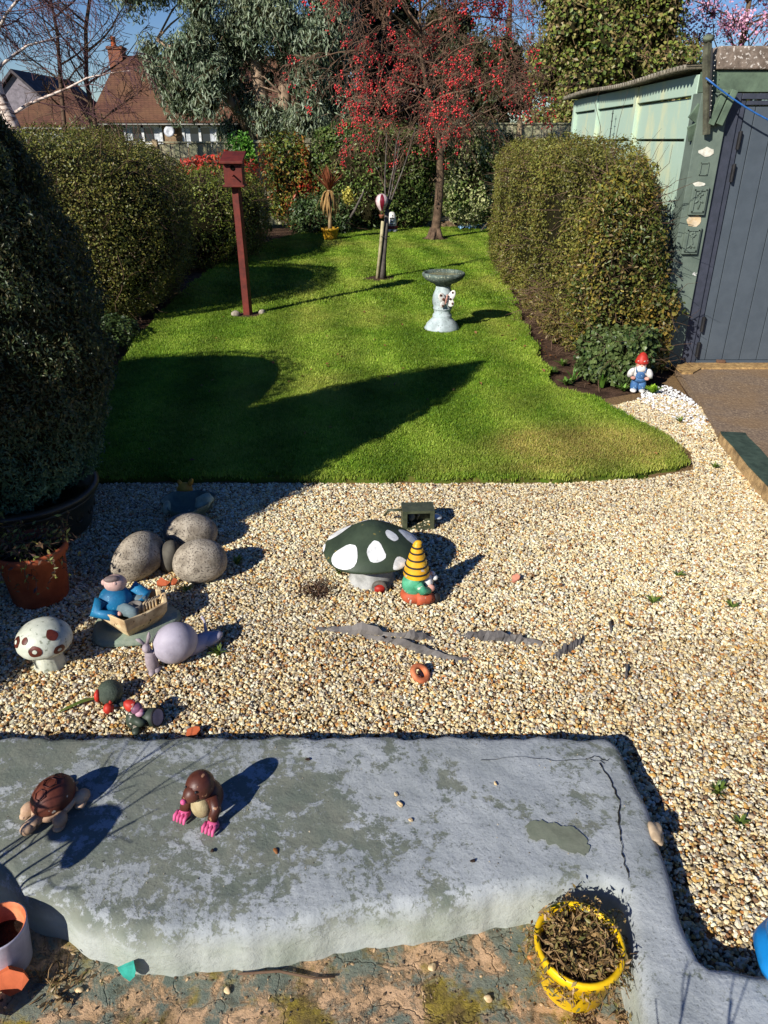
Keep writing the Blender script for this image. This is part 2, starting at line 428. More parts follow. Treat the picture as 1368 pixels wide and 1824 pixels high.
s1 = stones('gravel', NEARG, 24000, 0.007, 0.023, GCOL, 2, wts=[4, 5, 4, 1.9, 1.1, 1.3, 2.8, 1.8, .9, 1.8])
s1['label'] = 'loose cream and ochre gravel chips'
s2 = stones('gravel', FARG, 21000, 0.009, 0.022, GCOL, 3, wts=[5, 5, 4, 1.1, .7, 1.0, 3.2, 1.8, .8, 2.0])
s2['label'] = 'loose pale gravel chips between the mushrooms and the lawn edge'
WHITEP = [(1.98, 5.48), (2.1, 5.72), (2.33, 5.85), (2.40, 5.5), (2.33, 4.95), (2.2, 4.75), (2.02, 5.25)]
s3 = stones('white_pebbles', WHITEP, 2600, 0.02, 0.04, [(250, 248, 244), (240, 238, 232), (228, 226, 222)], 4)
s3['label'] = 'bright white pebbles heaped beside the driveway corner'

# ------------------------------------------------------------------ raised concrete platform, patio floor, driveway, kerb
t = NT('platform_paint')
P0 = t.coord()
sep = t.new('ShaderNodeSeparateXYZ'); t.l.new(P0, sep.inputs[0])
tone = t.mix(t.ramp(t.noise(7, 5, .6), [(.35, 0), (.65, 1)]), lin(146, 151, 152), lin(170, 174, 174))
big = t.noise(4.6, 8, .74, .3)
fine = t.noise(30, 6, .78)
msk = t.math('ADD', t.math('MULTIPLY', big, 0.62), t.math('MULTIPLY', fine, 0.38))
left = t.new('ShaderNodeMapRange'); left.inputs[1].default_value = -1.2; left.inputs[2].default_value = 0.6; left.inputs[3].default_value = 0.07; left.inputs[4].default_value = -0.03
t.l.new(sep.outputs[0], left.inputs[0])
msk = t.math('ADD', msk, left.outputs[0])
patch = t.ramp(msk, [(.51, 0), (.545, 1)])
moss = t.mix(t.ramp(t.noise(11, 5, .6), [(.35, 0), (.65, 1)]), lin(92, 100, 84), lin(112, 114, 96))
col = t.mix(t.math('MULTIPLY', patch, 0.88), tone, moss)
col = t.mix(t.ramp(t.noise(110, 4, .7), [(.56, 0), (.66, .6)]), col, lin(88, 90, 84))
col = t.mix(t.ramp(t.noise(1.6, 5, .6), [(.4, 0), (.7, .35)]), col, lin(112, 116, 108))
# upright faces keep an older, creamier coat
face = t.ramp(sep.outputs[2], [(0.0, 0), (1.0, 0)])
mr = t.new('ShaderNodeMapRange'); mr.inputs[1].default_value = 0.035; mr.inputs[2].default_value = 0.085; mr.inputs[3].default_value = 1.0; mr.inputs[4].default_value = 0.0
t.l.new(t.math('ADD', sep.outputs[2], t.math('MULTIPLY', t.math('SUBTRACT', t.noise(9, 3), .5), .03)), mr.inputs[0])
cream = t.mix(t.ramp(t.noise(5, 5, .6), [(.4, 0), (.62, 1)]), lin(170, 174, 166), lin(148, 154, 140))
col = t.mix(mr.outputs[0], col, cream)
hgt = t.math('ADD', t.math('MULTIPLY', t.noise(14, 6, .6), 1.0), t.math('MULTIPLY', patch, -0.10))
hgt = t.math('ADD', hgt, t.math('MULTIPLY', t.noise(120, 5, .75), .16))
t.bump(hgt, 0.7, 0.012)
plat = t.done(col, 0.72, 0.25)
OUT = [(-3.2, 1.775), (-2.0, 1.777), (-1.0, 1.772), (0.0, 1.777), (0.66, 1.772), (0.72, 1.762), (0.745, 1.735), (0.758, 1.6), (0.775, 1.48), (0.758, 1.36), (0.748, 1.2), (0.744, 1.09), (0.75, 1.045), (0.79, 1.028), (1.5, 1.01), (2.4, 1.0),
       (2.4, 0.3), (0.53, 0.3), (0.563, 0.90), (0.59, 1.1), (0.603, 1.21), (0.58, 1.245), (0.50, 1.24), (0.39, 1.222), (0.12, 1.18), (-0.117, 1.142), (-0.33, 1.105), (-0.51, 1.09), (-0.66, 1.105), (-0.8, 1.165), (-0.98, 1.24), (-1.3, 1.43), (-1.8, 1.52), (-3.2, 1.53)]
def densify(poly, step):
    q = []
    for i in range(len(poly)):
        a = Vector(poly[i]); b = Vector(poly[(i + 1) % len(poly)]); k = max(1, int((b - a).length / step))
        for j in range(k): q.append(tuple(a.lerp(b, j / k)))
    return q
O2 = smoothpoly(densify(OUT, 0.05), 1)
O2 = [Vector((x + .004 * math.sin(x * 31 + y * 17), y + .005 * math.sin(x * 23 - y * 41) + .004 * math.sin(x * 67 + y * 53))) for x, y in O2]
nO = len(O2); NO = []
for i in range(nO):
    d = (O2[(i + 1) % nO] - O2[i - 1]).normalized(); NO.append(Vector((d.y, -d.x)))
cen = sum(O2, Vector((0, 0))) / nO
area = sum(O2[i].x * O2[(i + 1) % nO].y - O2[(i + 1) % nO].x * O2[i].y for i in range(nO))
sg = 1 if area > 0 else -1
v = []; f = []
rings = [(0.006, -0.085), (0.004, -0.04), (0.0, 0.035), (-0.004, 0.062), (-0.011, 0.082), (-0.021, 0.093), (-0.031, 0.098), (-0.04, 0.1)]
for off, z in rings:
    for p, nrm in zip(O2, NO):
        q = p + nrm * sg * off; zz = z + ((.002 * math.sin(p.x * 37 + p.y * 29) + .001 * math.sin(p.x * 83 - p.y * 61)) if .03 < z < .097 else 0); v.append((q.x, q.y, zz))
for k in range(len(rings) - 1):
    for i in range(nO): f.append((k * nO + i, k * nO + (i + 1) % nO, (k + 1) * nO + (i + 1) % nO, (k + 1) * nO + i))
from mathutils.geometry import delaunay_2d_cdt
top = [Vector(v[(len(rings) - 1) * nO + i][:2]) for i in range(nO)]
gx, gy = np.meshgrid(np.arange(-3.15, 2.4, .045), np.arange(.3, 1.78, .045)); gx = gx.ravel() + RNG.normal(0, .006, gx.size); gy = gy.ravel() + RNG.normal(0, .006, gy.size)
tp2 = [(p.x, p.y) for p in top]; kk = inside(tp2, gx, gy); kk[kk] = edgedist(tp2, gx[kk], gy[kk]) > .02
pts2 = top + [Vector((a, b)) for a, b in zip(gx[kk], gy[kk])]
cv, ce_, cf_, _, _, _ = delaunay_2d_cdt(pts2, [], [list(range(nO))], 1, 1e-5)
cvp = np.array([(p.x, p.y, 0) for p in cv]); und = (snoise(cvp, 1.4, 201) * .0022 + snoise(cvp, 5.0, 202) * .0009) * np.clip((edgedist(tp2, cvp[:, 0], cvp[:, 1]) - .005) / .05, 0, 1)
pm = MB().add(v, f); pm.add([(p.x, p.y, .1 + u) for p, u in zip(cv, und)], [tuple(q) for q in cf_])
platform = struct(pm.build('concrete_platform', plat))
bmm = bmesh.new(); bmm.from_mesh(platform.data); bmesh.ops.remove_doubles(bmm, verts=bmm.verts, dist=1e-4); bmesh.ops.recalc_face_normals(bmm, faces=bmm.faces); bmm.to_mesh(platform.data); bmm.free()
crackm = paint('crack_dark', (52, 50, 44), (38, 36, 32), 60, .9, .1)
def crack(pts, wd):
    m = MB(); r = random.Random(len(pts)); P = []
    for (x1, y1), (x2, y2) in zip(pts[:-1], pts[1:]):
        for j in range(5): P.append((x1 + (x2 - x1) * j / 5 + r.gauss(0, .0022), y1 + (y2 - y1) * j / 5 + r.gauss(0, .0022)))
    for i in range(len(P) - 1):
        (x1, y1), (x2, y2) = P[i], P[i + 1]; dx, dy = x2 - x1, y2 - y1; L = math.hypot(dx, dy) + 1e-9; nx, ny = -dy / L, dx / L
        a = wd * r.uniform(.3, 1); b = a
        m.add([(x1 - nx * a, y1 - ny * a, .1035), (x1 + nx * a, y1 + ny * a, .1035), (x2 + nx * b, y2 + ny * b, .1035), (x2 - nx * b, y2 - ny * b, .1035)], [(0, 1, 2, 3)])
    return m.build('crack', crackm, platform, smooth=False)
crack([(0.66, 1.64), (0.675, 1.56), (0.68, 1.50), (0.655, 1.42), (0.645, 1.36), (0.635, 1.30), (0.63, 1.24)], .0026)
crack([(0.30, 1.655), (0.42, 1.668), (0.52, 1.65), (0.62, 1.655), (0.69, 1.64)], .0013)
crack([(0.62, 1.655), (0.65, 1.67), (0.68, 1.65), (0.70, 1.66)], .0016)
flk = paint('bared_render', (112, 118, 100), (126, 130, 112), 14, .85, .15, .3, .004)
pp = [(x + .004 * math.sin(x * 230 + y * 90) + .003 * math.sin(y * 310), y + .004 * math.sin(y * 210 - x * 120) + .003 * math.sin(x * 330)) for x, y in smoothpoly([(0.395, 1.36), (0.39, 1.40), (0.405, 1.435), (0.45, 1.425), (0.50, 1.412), (0.545, 1.395), (0.558, 1.36), (0.548, 1.325), (0.52, 1.315), (0.46, 1.345), (0.43, 1.37)], 3)]
MB().add([(x, y, .1034) for x, y in pp], [tuple(range(len(pp)))]).build('flaked_patch', flk, platform, smooth=False)

t = NT('patio_floor')
n1 = t.noise(9, 8, .72, .35); n2 = t.noise(5.5, 6, .65, .2); n3 = t.noise(16, 7, .7, .2)
peach = t.mix(t.ramp(t.noise(30, 5), [(.35, 0), (.65, 1)]), lin(214, 176, 136), lin(184, 150, 112))
old = t.mix(t.ramp(n3, [(.4, 0), (.6, 1)]), lin(126, 130, 114), lin(102, 112, 100))
sx = t.new('ShaderNodeSeparateXYZ'); t.l.new(t.coord(), sx.inputs[0])
nb_ = t.math('ADD', n1, t.math('MULTIPLY', t.math('SUBTRACT', 1.02, sx.outputs[1]), .25))
col = t.mix(t.ramp(nb_, [(.45, 0), (.54, 1)]), old, peach)
olive = t.mix(t.ramp(n3, [(.45, 0), (.6, 1)]), lin(150, 132, 48), lin(108, 92, 48))
col = t.mix(t.ramp(n2, [(.50, 0), (.58, .95)]), col, olive)
col = t.mix(t.ramp(t.noise(17, 8, .8), [(.52, 0), (.64, .65)]), col, lin(76, 68, 48))
vo = t.new('ShaderNodeTexVoronoi', feature='DISTANCE_TO_EDGE'); vo.inputs['Scale'].default_value = 6.5
nv = t.mix(0.12, P0 if False else t.coord(), t.noise(10, 4, col=True)); t.l.new(nv, vo.inputs['Vector'])
crk = t.ramp(vo.outputs['Distance'], [(0.0, 1), (.02, 0)])
col = t.mix(t.math('MULTIPLY', crk, .3), col, lin(58, 52, 42))
hgt = t.math('SUBTRACT', t.math('ADD', t.ramp(nb_, [(.50, .45), (.525, .0)]), t.math('MULTIPLY', t.noise(34, 6, .7), .5)), t.math('MULTIPLY', crk, .3))
hgt = t.math('ADD', hgt, t.math('MULTIPLY', t.noise(90, 6, .8), .4))
t.bump(hgt, .9, .014)
floor = t.done(col, .85, .2)
sheet('patio_floor', [(-3.5, -1.6), (0.62, -1.6), (0.62, 1.3), (-3.5, 1.6)], -0.04, floor)

t = NT('aggregate')
ag = t.mix(t.ramp(t.noise(45, 4, .7), [(.4, 0), (.6, 1)]), lin(140, 120, 98), lin(112, 95, 80))
vo = t.new('ShaderNodeTexVoronoi'); vo.inputs['Scale'].default_value = 48; t.l.new(t.coord(), vo.inputs['Vector'])
ag = t.mix(t.ramp(vo.outputs['Distance'], [(.15, .9), (.35, 0)]), ag, t.mix(t.ramp(vo.outputs['Color'], [(.3, 0), (.7, 1)]), lin(182, 160, 128), lin(100, 84, 68)))
ag = t.mix(t.ramp(t.noise(2.0, 4), [(.45, 0), (.6, .5)]), ag, lin(140, 112, 78))
t.bump(vo.outputs['Distance'], .5, .006)
agg = t.done(ag, .85, .2)
DRV = [(2.26, 4.62), (2.40, 5.3), (2.53, 6.15), (2.56, 6.42), (9, 6.42), (9, 2.2), (3.2, 2.2), (2.3, 3.6)]
m = MB(); nD = len(DRV)
m.add([(x, y, 0.03) for x, y in DRV] + [(x, y, -0.05) for x, y in DRV], [tuple(range(nD))] + [(i, (i + 1) % nD, nD + (i + 1) % nD, nD + i) for i in range(nD)])
struct(m.build('driveway', agg, smooth=False))
t = NT('buff_edge'); struct(MB().prism([(2.53, 6.05), (2.54, 6.36), (4.8, 6.36), (4.8, 6.22), (2.75, 6.2), (2.62, 6.05)], 0.02, 0.045).build('driveway_edge', paint('buff_concrete', (196, 160, 104), (150, 118, 78), 30, .9, .2, .5, .006), smooth=False))
kp = thing('low_kerb_wall', 'low sloping kerb painted dark green on top with bare buff side along the gravel', 'kerb', (2.2, 4.1, 0))
kg = paint('kerb_green', (72, 88, 74), (60, 76, 64), 20, .75, .25, .2, .004)
kb = paint('kerb_buff', (188, 156, 108), (150, 122, 84), 22, .9, .2, .6, .01)
def kerbsec(y, x, zt): return [(x - 2.2 - .02, y - 4.1, -.06), (x - 2.2, y - 4.1, zt), (x - 2.2 + .17, y - 4.1, zt - .01), (x - 2.2 + .19, y - 4.1, -.06)]
secs = [kerbsec(4.64, 2.27, .045), kerbsec(4.55, 2.235, .06), kerbsec(4.3, 2.21, .065), kerbsec(4.0, 2.165, .07), kerbsec(3.6, 2.13, .08), kerbsec(3.0, 2.10, .1), kerbsec(2.2, 2.1, .1)]
v = [p for s in secs for p in s]; f = [(k * 4 + i, k * 4 + (i + 1) % 4, k * 4 + 4 + (i + 1) % 4, k * 4 + 4 + i) for k in range(len(secs) - 1) for i in range(4)] + [(0, 1, 2, 3), (len(v) - 4, len(v) - 3, len(v) - 2, len(v) - 1)]
MB().add(v, f).build('kerb_body', kb, kp, smooth=False)
v = [(s[1][0] + .004, s[1][1], s[1][2] + .004) for s in secs] + [(s[2][0] + .004, s[2][1], s[2][2] + .004) for s in secs] + [(s[1][0] + .004, s[1][1], s[1][2] - .01) for s in secs] + [(s[2][0] + .004, s[2][1], s[2][2] - .01) for s in secs]
K = len(secs)
f = []
for i in range(K - 1):
    f += [(i, i + 1, K + i + 1, K + i), (2 * K + i, 2 * K + i + 1, i + 1, i), (K + i, K + i + 1, 3 * K + i + 1, 3 * K + i)]
MB().add(v, f + [(0, K, 3 * K, 2 * K)]).build('painted_top', kg, kp, smooth=False)

# ------------------------------------------------------------------ garage
ga = thing('garage', 'green painted garage with corrugated roof, pale mint side panels and slate grey plank door', 'garage', (2.45, 6.4, 0))
t = NT('mint_paint')
mv = t.mapping((2.6, 2.6, 1.0))
col = t.mix(t.ramp(t.noise(1.0, 6, .65, .3, mv), [(.5, 0), (.66, 1)]), lin(172, 194, 174), lin(206, 206, 164))
col = t.mix(t.ramp(t.noise(3.2, 6, .7, 0, mv), [(.62, 0), (.70, .7)]), col, lin(196, 208, 190))
col = t.mix(t.ramp(t.noise(2.2, 6, .7), [(.66, 0), (.72, .6)]), col, lin(206, 160, 140))
t.bump(t.noise(40, 5), .2, .004)
mint = t.done(col, .6, .3)
t = NT('pier_green')
col = t.mix(t.ramp(t.noise(6, 5), [(.4, 0), (.65, 1)]), lin(104, 116, 104), lin(88, 100, 90))
col = t.mix(t.ramp(t.noise(7, 5, .6, .5), [(.68, 0), (.70, 1)]), col, lin(206, 204, 196))
t.bump(t.noise(30, 6), .35, .006); pier = t.done(col, .7, .25)
lintm = paint('lintel_green', (104, 122, 100), (90, 106, 88), 8, .7, .25)
beamm = paint('beam_stone', (150, 134, 120), (112, 98, 86), 9, .9, .2, .6, .01, speck=(206, 196, 184), speck_scale=45, speck_t=.6)
slate = paint('door_slate', (80, 88, 95), (74, 82, 89), 6, .5, .35, .1, .002, dirt=.9)
framem = paint('frame_navy', (56, 60, 70), (64, 67, 79), 18, .55, .35, dirt=.85)
roofm = paint('asbestos_roof', (150, 142, 124), (116, 108, 94), 12, .95, .15, .6, .01)
peel = paint('bare_plaster', (214, 186, 144), (226, 206, 176), 20, .9, .15)
blk = paint('black_iron', (34, 34, 36), (44, 42, 42), 30, .6, .3)
woodd = paint('dark_weathered_wood', (70, 68, 58), (96, 96, 78), 14, .9, .15, .6, .006)
def gb(name, x0, x1, y0, y1, z0, z1, mat, par=ga, bevel=.004):
    return MB().box(((x0 + x1) / 2 - 2.45, (y0 + y1) / 2 - 6.4, (z0 + z1) / 2), (x1 - x0, y1 - y0, z1 - z0)).build(name, mat, par, smooth=False, bevel=bevel)
py_ = [6.55, 8.05, 9.5, 10.6]
for a, b in zip(py_[:-1], py_[1:]):
    for z0, z1, o in ((.0, .6, 0), (.615, 1.2, 0.003), (1.215, 1.79, .001), (1.81, 2.10, .004)):
        gb('panel', 2.46 - o, 2.52, a + .05, b - .05, z0, z1, mint)
    gb('fascia_board', 2.425, 2.50, a + .046, b - .046, 2.115, 2.255, mint)
for y in py_: gb('post', 2.415, 2.55, y - .045, y + .045, 0, 2.25, mint)
gb('back_wall', 2.56, 6.9, 10.56, 10.64, 0, 2.24, mint); gb('far_wall', 6.8, 6.9, 6.6, 10.5, 0, 2.24, mint)
# corrugated roof: waves run across, so the eave shows a scalloped edge
v = []; f = []; ny = 360; xs_ = [2.30, 3.0, 4.5, 6.95]
for k, (dz) in enumerate((0.0, 0.008)):
    for i in range(ny + 1):
        y = 6.48 + (10.78 - 6.48) * i / ny
        for x in xs_: v.append((x - 2.45, y - 6.4, 2.285 + dz + .015 * math.sin(2 * PI * y / .076) + (x - 2.33) * .035 + .012 * math.sin(y * 2.1)))
nx = len(xs_); off = (ny + 1) * nx
for i in range(ny):
    for j in range(nx - 1):
        a = i * nx + j; f += [(a, a + 1, a + nx + 1, a + nx), (off + a, off + a + nx, off + a + nx + 1, off + a + 1)]
    f.append((i * nx, (i + 1) * nx, off + (i + 1) * nx, off + i * nx))
MB().add(v, f).build('corrugated_roof', roofm, ga)
pr = gb('pier', 2.40, 2.62, 6.34, 6.52, 0, 2.12, pier)
gb('beam', 2.47, 6.9, 6.33, 6.47, 2.27, 2.42, beamm, bevel=.012); gb('lintel', 2.42, 6.9, 6.36, 6.5, 2.125, 2.265, lintm)
def plaque(zc, motif):
    p = MB().box((.06, -.078, zc), (.13, .028, .21)).build('plaque', pier, ga, smooth=False, bevel=.004)
    m = MB()
    for s in (-1, 1): m.box((.06 + s * .045, -.096, zc), (.012, .012, .17)); m.box((.06, -.096, zc + s * .08), (.1, .012, .012))
    m.build('moulding', pier, p, smooth=False)
    m = MB()
    m.tube([(.06, -.094, zc - .06), (.068, -.096, zc - .02), (.056, -.096, zc + .02), (.06, -.095, zc + .045)], .006, 6)
    for k in range(6 if motif else 4):
        a = k * 2 * PI / (6 if motif else 4); m.ell((.06 + .016 * math.cos(a), -.096, zc + .048 + .014 * math.sin(a)), (.011, .006, .010), nu=8, nv=6)
    for s in (-1, 1): m.ell((.06 + s * .02, -.096, zc - .045 + (.0 if motif else .04)), (.018, .006, .008), (0, s * .6, 0), 8, 6)
    m.build('relief_flower', pier, p)
plaque(1.37, 0); plaque(1.07, 1)
m = MB()
for s in (-1, 1): m.box((.065 + s * .03, -.064, 1.6), (.008, .01, .09)); m.box((.065, -.064, 1.6 + s * .042), (.065, .01, .008))
m.build('square_moulding', pier, ga, smooth=False)
def chip(x, z, w_, h_, sd, mat):
    r = random.Random(sd); n = 11
    pts = [(x + w_ * math.cos(2 * PI * i / n) * r.uniform(.7, 1.1), z + h_ * math.sin(2 * PI * i / n) * r.uniform(.65, 1.1)) for i in range(n)]
    v = [(a, -.0605, b) for a, b in pts] + [(a, -.0645, b) for a, b in pts]
    MB().add(v, [tuple(range(n, 2 * n))] + [(i, (i + 1) % n, n + (i + 1) % n, n + i) for i in range(n)]).build('bare_plaster_chip', mat, ga, smooth=False)
white = paint('bare_white', (226, 222, 206), (206, 200, 180), 30, .9, .1)
chip(.065, 1.72, .065, .035, 3, white); chip(.05, 1.49, .06, .018, 4, white); chip(.06, 1.215, .06, .05, 5, peel)
gb('door_frame', 2.622, 2.72, 6.37, 6.47, 0.02, 2.12, framem, bevel=.006); gb('door_frame', 2.722, 2.765, 6.385, 6.47, 0.02, 2.075, framem, bevel=.004)
gb('door_frame', 2.722, 6.0, 6.37, 6.47, 2.078, 2.118, framem); gb('door_frame', 2.77, 6.0, 6.385, 6.46, 2.04, 2.072, framem)
door = gb('door', 2.77, 5.2, 6.43, 6.46, 0.035, 2.035, paint('door_gap', (40, 44, 52), (36, 38, 46), 9, .7, .2), bevel=0)
x = 2.773; k = 0
pk = None
while x < 4.9:
    wd = .085 if k == 0 else .152
    gb('plank', x, x + wd - .006, 6.4, 6.429, 0.06, 2.03, slate, door, bevel=.003); x += wd; k += 1
gb('bottom_rail', 2.773, 5.2, 6.393, 6.428, 0.03, 0.056, slate, door)
for z in (1.80, 1.57, .38, .16):
    h = MB().box((.315, -.022, z), (.028, .018, .12)).tube([(.312, -.036, z - .065), (.312, -.036, z + .065)], .011, 8).build('hinge', blk, door, smooth=False)
wedge = tag(MB().box((0, 0, .012), (.07, .04, .024)).build('wooden_wedge', paint('brick_wood', (120, 90, 70)), smooth=False, bevel=.003), 'small brown wooden wedge under the slate grey garage door', 'wedge'); wedge.location = (2.98, 6.36, .045)
# old post with perforated strap on the corner, broken brackets
po = thing('clothes_line_post', 'short dark weathered post with perforated metal strap on garage corner', 'post', (2.40, 6.3, 1.84))
MB().tube([(.07, 0, 0), (.03, 0, .25), (-.02, .01, .5), (-.035, .01, .6)], [.028, .034, .036, .03], 5).build('post_body', woodd, po, smooth=False)
st = MB().tube([(.06, -.036, .12), (.02, -.038, .35), (-.012, -.034, .56)], [.009] * 3, 4).build('strap', blk, po, smooth=False)
m = MB()
for k in range(12): z = .16 + k * .032; m.ell((.052 - .1 * (z - .16), -.048, z), (.004, .002, .004), nu=6, nv=4)
stuff(m.build('strap_holes', white, st))
MB().ell((-.04, 0, .62), (.04, .04, .025), nu=9, nv=6, fn=lambda p: 1 + .2 * math.sin(9 * p.x + 5 * p.y)).build('post_cap', paint('lichen', (120, 128, 108), (86, 92, 76), 30, .95, .1), po)
for (x, z, rx, w_) in ((2.52, 2.02, .5, .05), (2.585, 2.02, .5, .05)):
    b = MB().box((0, 0, 0), (w_, .05, .24)).build('bracket_stub', lintm, ga, smooth=False, bevel=.004); b.location = (x - 2.45, -.1, z); b.rotation_euler = (0, rx - .2, 0)
for (x, z, r_) in ((2.405, 1.98, .5), (2.40, 1.86, -.4)):
    b = MB().box((0, 0, 0), (.1, .02, .11)).build('loose_board', lintm, ga, smooth=False, bevel=.002); b.location = (x - 2.45, -.03, z); b.rotation_euler = (.2, r_, .2)
rp = []
for i in range(25):
    s = i / 24; rp.append((2.37 + 2.6 * s, 6.24 - .02 * s, 2.21 - 1.15 * s * (1 - s) * 1.35 - .12 * s))
rope = tag(MB().tube(rp, .0065, 8).build('washing_line', paint('blue_cord', (52, 110, 178), (40, 92, 160), 60, .5, .4)), 'sagging blue washing line tied to the corner post across the garage door', 'rope')

# ------------------------------------------------------------------ hedges, shrubs, trees
bark = paint('bark', (120, 98, 78), (84, 68, 54), 10, .95, .15, .8, .02)
twigm = paint('twig', (122, 98, 78), (94, 74, 60), 6, .9, .15)
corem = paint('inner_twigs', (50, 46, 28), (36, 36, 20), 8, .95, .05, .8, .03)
LM = leafmat('leaf', .22, .42, .35)
def tubes(lines, n=3):
    """lines: list of (pts, radii) -> arrays for fastmesh"""
    V = []; F = []; b = 0
    for pts, rad in lines:
        p = np.array(pts, float); k = len(p)
        d = np.gradient(p, axis=0); d = unit(d)
        up = np.array([0.3, 0.2, 0.93]); x = np.cross(d, up); x = unit(x + 1e-6); y = np.cross(d, x)
        a = np.arange(n) * 2 * PI / n
        ring = p[:, None, :] + (x[:, None, :] * np.cos(a)[None, :, None] + y[:, None, :] * np.sin(a)[None, :, None]) * np.array(rad)[:, None, None]
        V.append(ring.reshape(-1, 3))
        i = np.arange(k - 1)[:, None] * n; j = np.arange(n)[None, :]
        q = np.stack([i + j, i + (j + 1) % n, i + n + (j + 1) % n, i + n + j], -1).reshape(-1, 4) + b
        F.append(q); b += k * n
    return np.concatenate(V), np.concatenate(F)
def branchmesh(name, lines, mat, parent, n=3):
    V, F = tubes(lines, n); return fastmesh(name, V, F, mat, parent, smooth=True)

def hedge(name, label, cat, c, r, cols, n, leaf=.03, W=.55, p=4.0, seed=1, depth=.07, bump_=.07, group=None, twigs=0, parts=None, fn=None, sp=.8, cf=.8, core=.86, tw_len=.18):
    o = thing(name, label, cat, (c[0], c[1], 0), 0, group)
    P, N = roundbox(n, r, p)
    dsp = snoise(P + np.array(c), 1.1, seed) * bump_ + snoise(P + np.array(c), 4.0, seed + 1) * bump_ * .4
    P = P + N * dsp[:, None] - N * (RNG.exponential(depth, n))[:, None] + N * (RNG.random(n) ** 6)[:, None] * .05
    P[:, 2] += c[2]; k = P[:, 2] > 0.02
    P, N = P[k], N[k]
    if fn is not None: k = fn(P); P, N = P[k], N[k]
    col = palette(cols, len(P), P, cf, seed + 5, sp, .28)
    leaves('foliage', P, N + np.array([0, 0, .25]), leaf, W, col, LM, o, tilt=.75)
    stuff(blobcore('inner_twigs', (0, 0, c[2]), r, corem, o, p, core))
    if twigs:
        L = []
        Q, M_ = roundbox(twigs, r, p)
        for q, nn in zip(Q, M_):
            q = q + np.array([0, 0, c[2]]); 
            if q[2] < .05: continue
            d = nn + RNG.normal(size=3) * .8; a = q - nn * .12; kl = RNG.uniform(.5, 1.1); L.append(([a, a + d * tw_len * .4 * kl + RNG.normal(size=3) * .015, a + d * tw_len * .75 * kl + RNG.normal(size=3) * .02, a + d * tw_len * kl + RNG.normal(size=3) * .03], [.0035, .003, .002, .001]))
        stuff(branchmesh('twigs', L, twigm, o))
    return o
OLIVE = [(72, 78, 34), (96, 102, 44), (116, 118, 52), (136, 130, 60), (112, 96, 52), (88, 100, 42)]
DARKO = [(66, 70, 32), (92, 92, 42), (112, 106, 50), (94, 74, 44)]
hedge('clipped_hedge', 'large rounded clipped olive hedge standing behind the potted conifer', 'hedge', (-3.88, 8.95, .90), (1.55, 1.4, 1.0), OLIVE, 100000, .027, .55, 3.2, 1, .06, .08, twigs=1500, cf=.6)
hedge('clipped_hedge', 'lower loose hedge between the nest box and the back fence', 'hedge', (-3.3, 13.4, .66), (1.25, 2.1, .72), [(66, 80, 30), (96, 108, 40), (124, 134, 52), (112, 104, 52)], 36000, .042, .5, 3.0, 4, .08, .10, twigs=1300, cf=.5)
hedge('clipped_hedge', 'tall rounded hedge against the pale mint garage wall', 'hedge', (1.99, 9.4, .86), (.36, 3.25, .93), [(84, 84, 36), (110, 108, 48), (134, 128, 58), (98, 108, 44), (122, 100, 54), (138, 138, 62)], 95000, .029, .5, 4.6, 7, .05, .07, twigs=1100, cf=.9)
# ragged near end of that hedge: ivy, dead twigs and yellowing privet
hedge('privet_bush', 'ragged yellow and green privet at the near end of the garage hedge', 'bush', (1.93, 6.32, .88), (.32, .32, .84), [(64, 80, 32), (92, 102, 42), (112, 112, 48), (112, 90, 54), (160, 142, 56), (98, 106, 42)], 13000, .034, .5, 2.6, 12, .07, .09, twigs=420, cf=1.3, core=.6, tw_len=.17)
hedge('ivy_bush', 'dark green ivy mound at the foot of the hedge behind the red-hatted gnome', 'ivy', (1.93, 5.98, .2), (.30, .2, .28), [(54, 74, 38), (80, 98, 52), (104, 118, 66), (66, 82, 42)], 6500, .042, .85, 2.4, 15, .05, .08, twigs=120, cf=2.0, core=.6)
hedge('ivy_curtain', 'ragged ivy and bramble climbing the garage pier', 'ivy', (2.28, 6.2, .36), (.14, .14, .44), [(58, 74, 34), (96, 102, 44), (150, 120, 54), (84, 92, 50)], 3000, .04, .75, 2.2, 18, .07, .07, twigs=120, cf=2.0, core=.4, tw_len=.2)
hedge('low_shrub', 'thin olive shrub spilling from the hedge foot over the soil bed', 'shrub', (1.78, 7.7, .22), (.20, 1.0, .30), [(98, 96, 46), (130, 120, 62), (112, 84, 52)], 5200, .04, .4, 2.2, 21, .09, .08, twigs=700, cf=1.5, core=.5)
hedge('shade_ivy', 'added dark ivy standing in for shade on the bed below the big olive hedge', 'ivy', (-2.95, 6.7, .06), (.5, 1.3, .16), [(38, 54, 28), (58, 76, 38), (80, 94, 50)], 9000, .04, .8, 2.4, 57, .04, .05, core=.7)  # dark leaves added over the bare soil to stand in for shade there
# off to the left: clipped bush and potted shrub whose shadows fall into the picture
hedge('round_bush', 'large rounded clipped bush left of the conifer, shading the lawn', 'bush', (-3.62, 3.6, .98), (1.0, 1.05, 1.08), DARKO, 12000, .04, .55, 3.0, 24, .05, .06, core=.93)
hedge('low_round_bush', 'low rounded bush beside the terracotta pot, shading the gravel', 'bush', (-2.42, 1.74, .42), (.48, .46, .5), DARKO, 5000, .04, .55, 2.4, 27, .05, .05, core=.93)
hedge('tall_round_bush', 'tall clipped evergreen left of the terracotta pot, shading the gravel', 'bush', (-2.36, 2.36, .80), (.5, .5, .86), DARKO, 5000, .04, .55, 2.6, 28, .04, .04, core=.94)
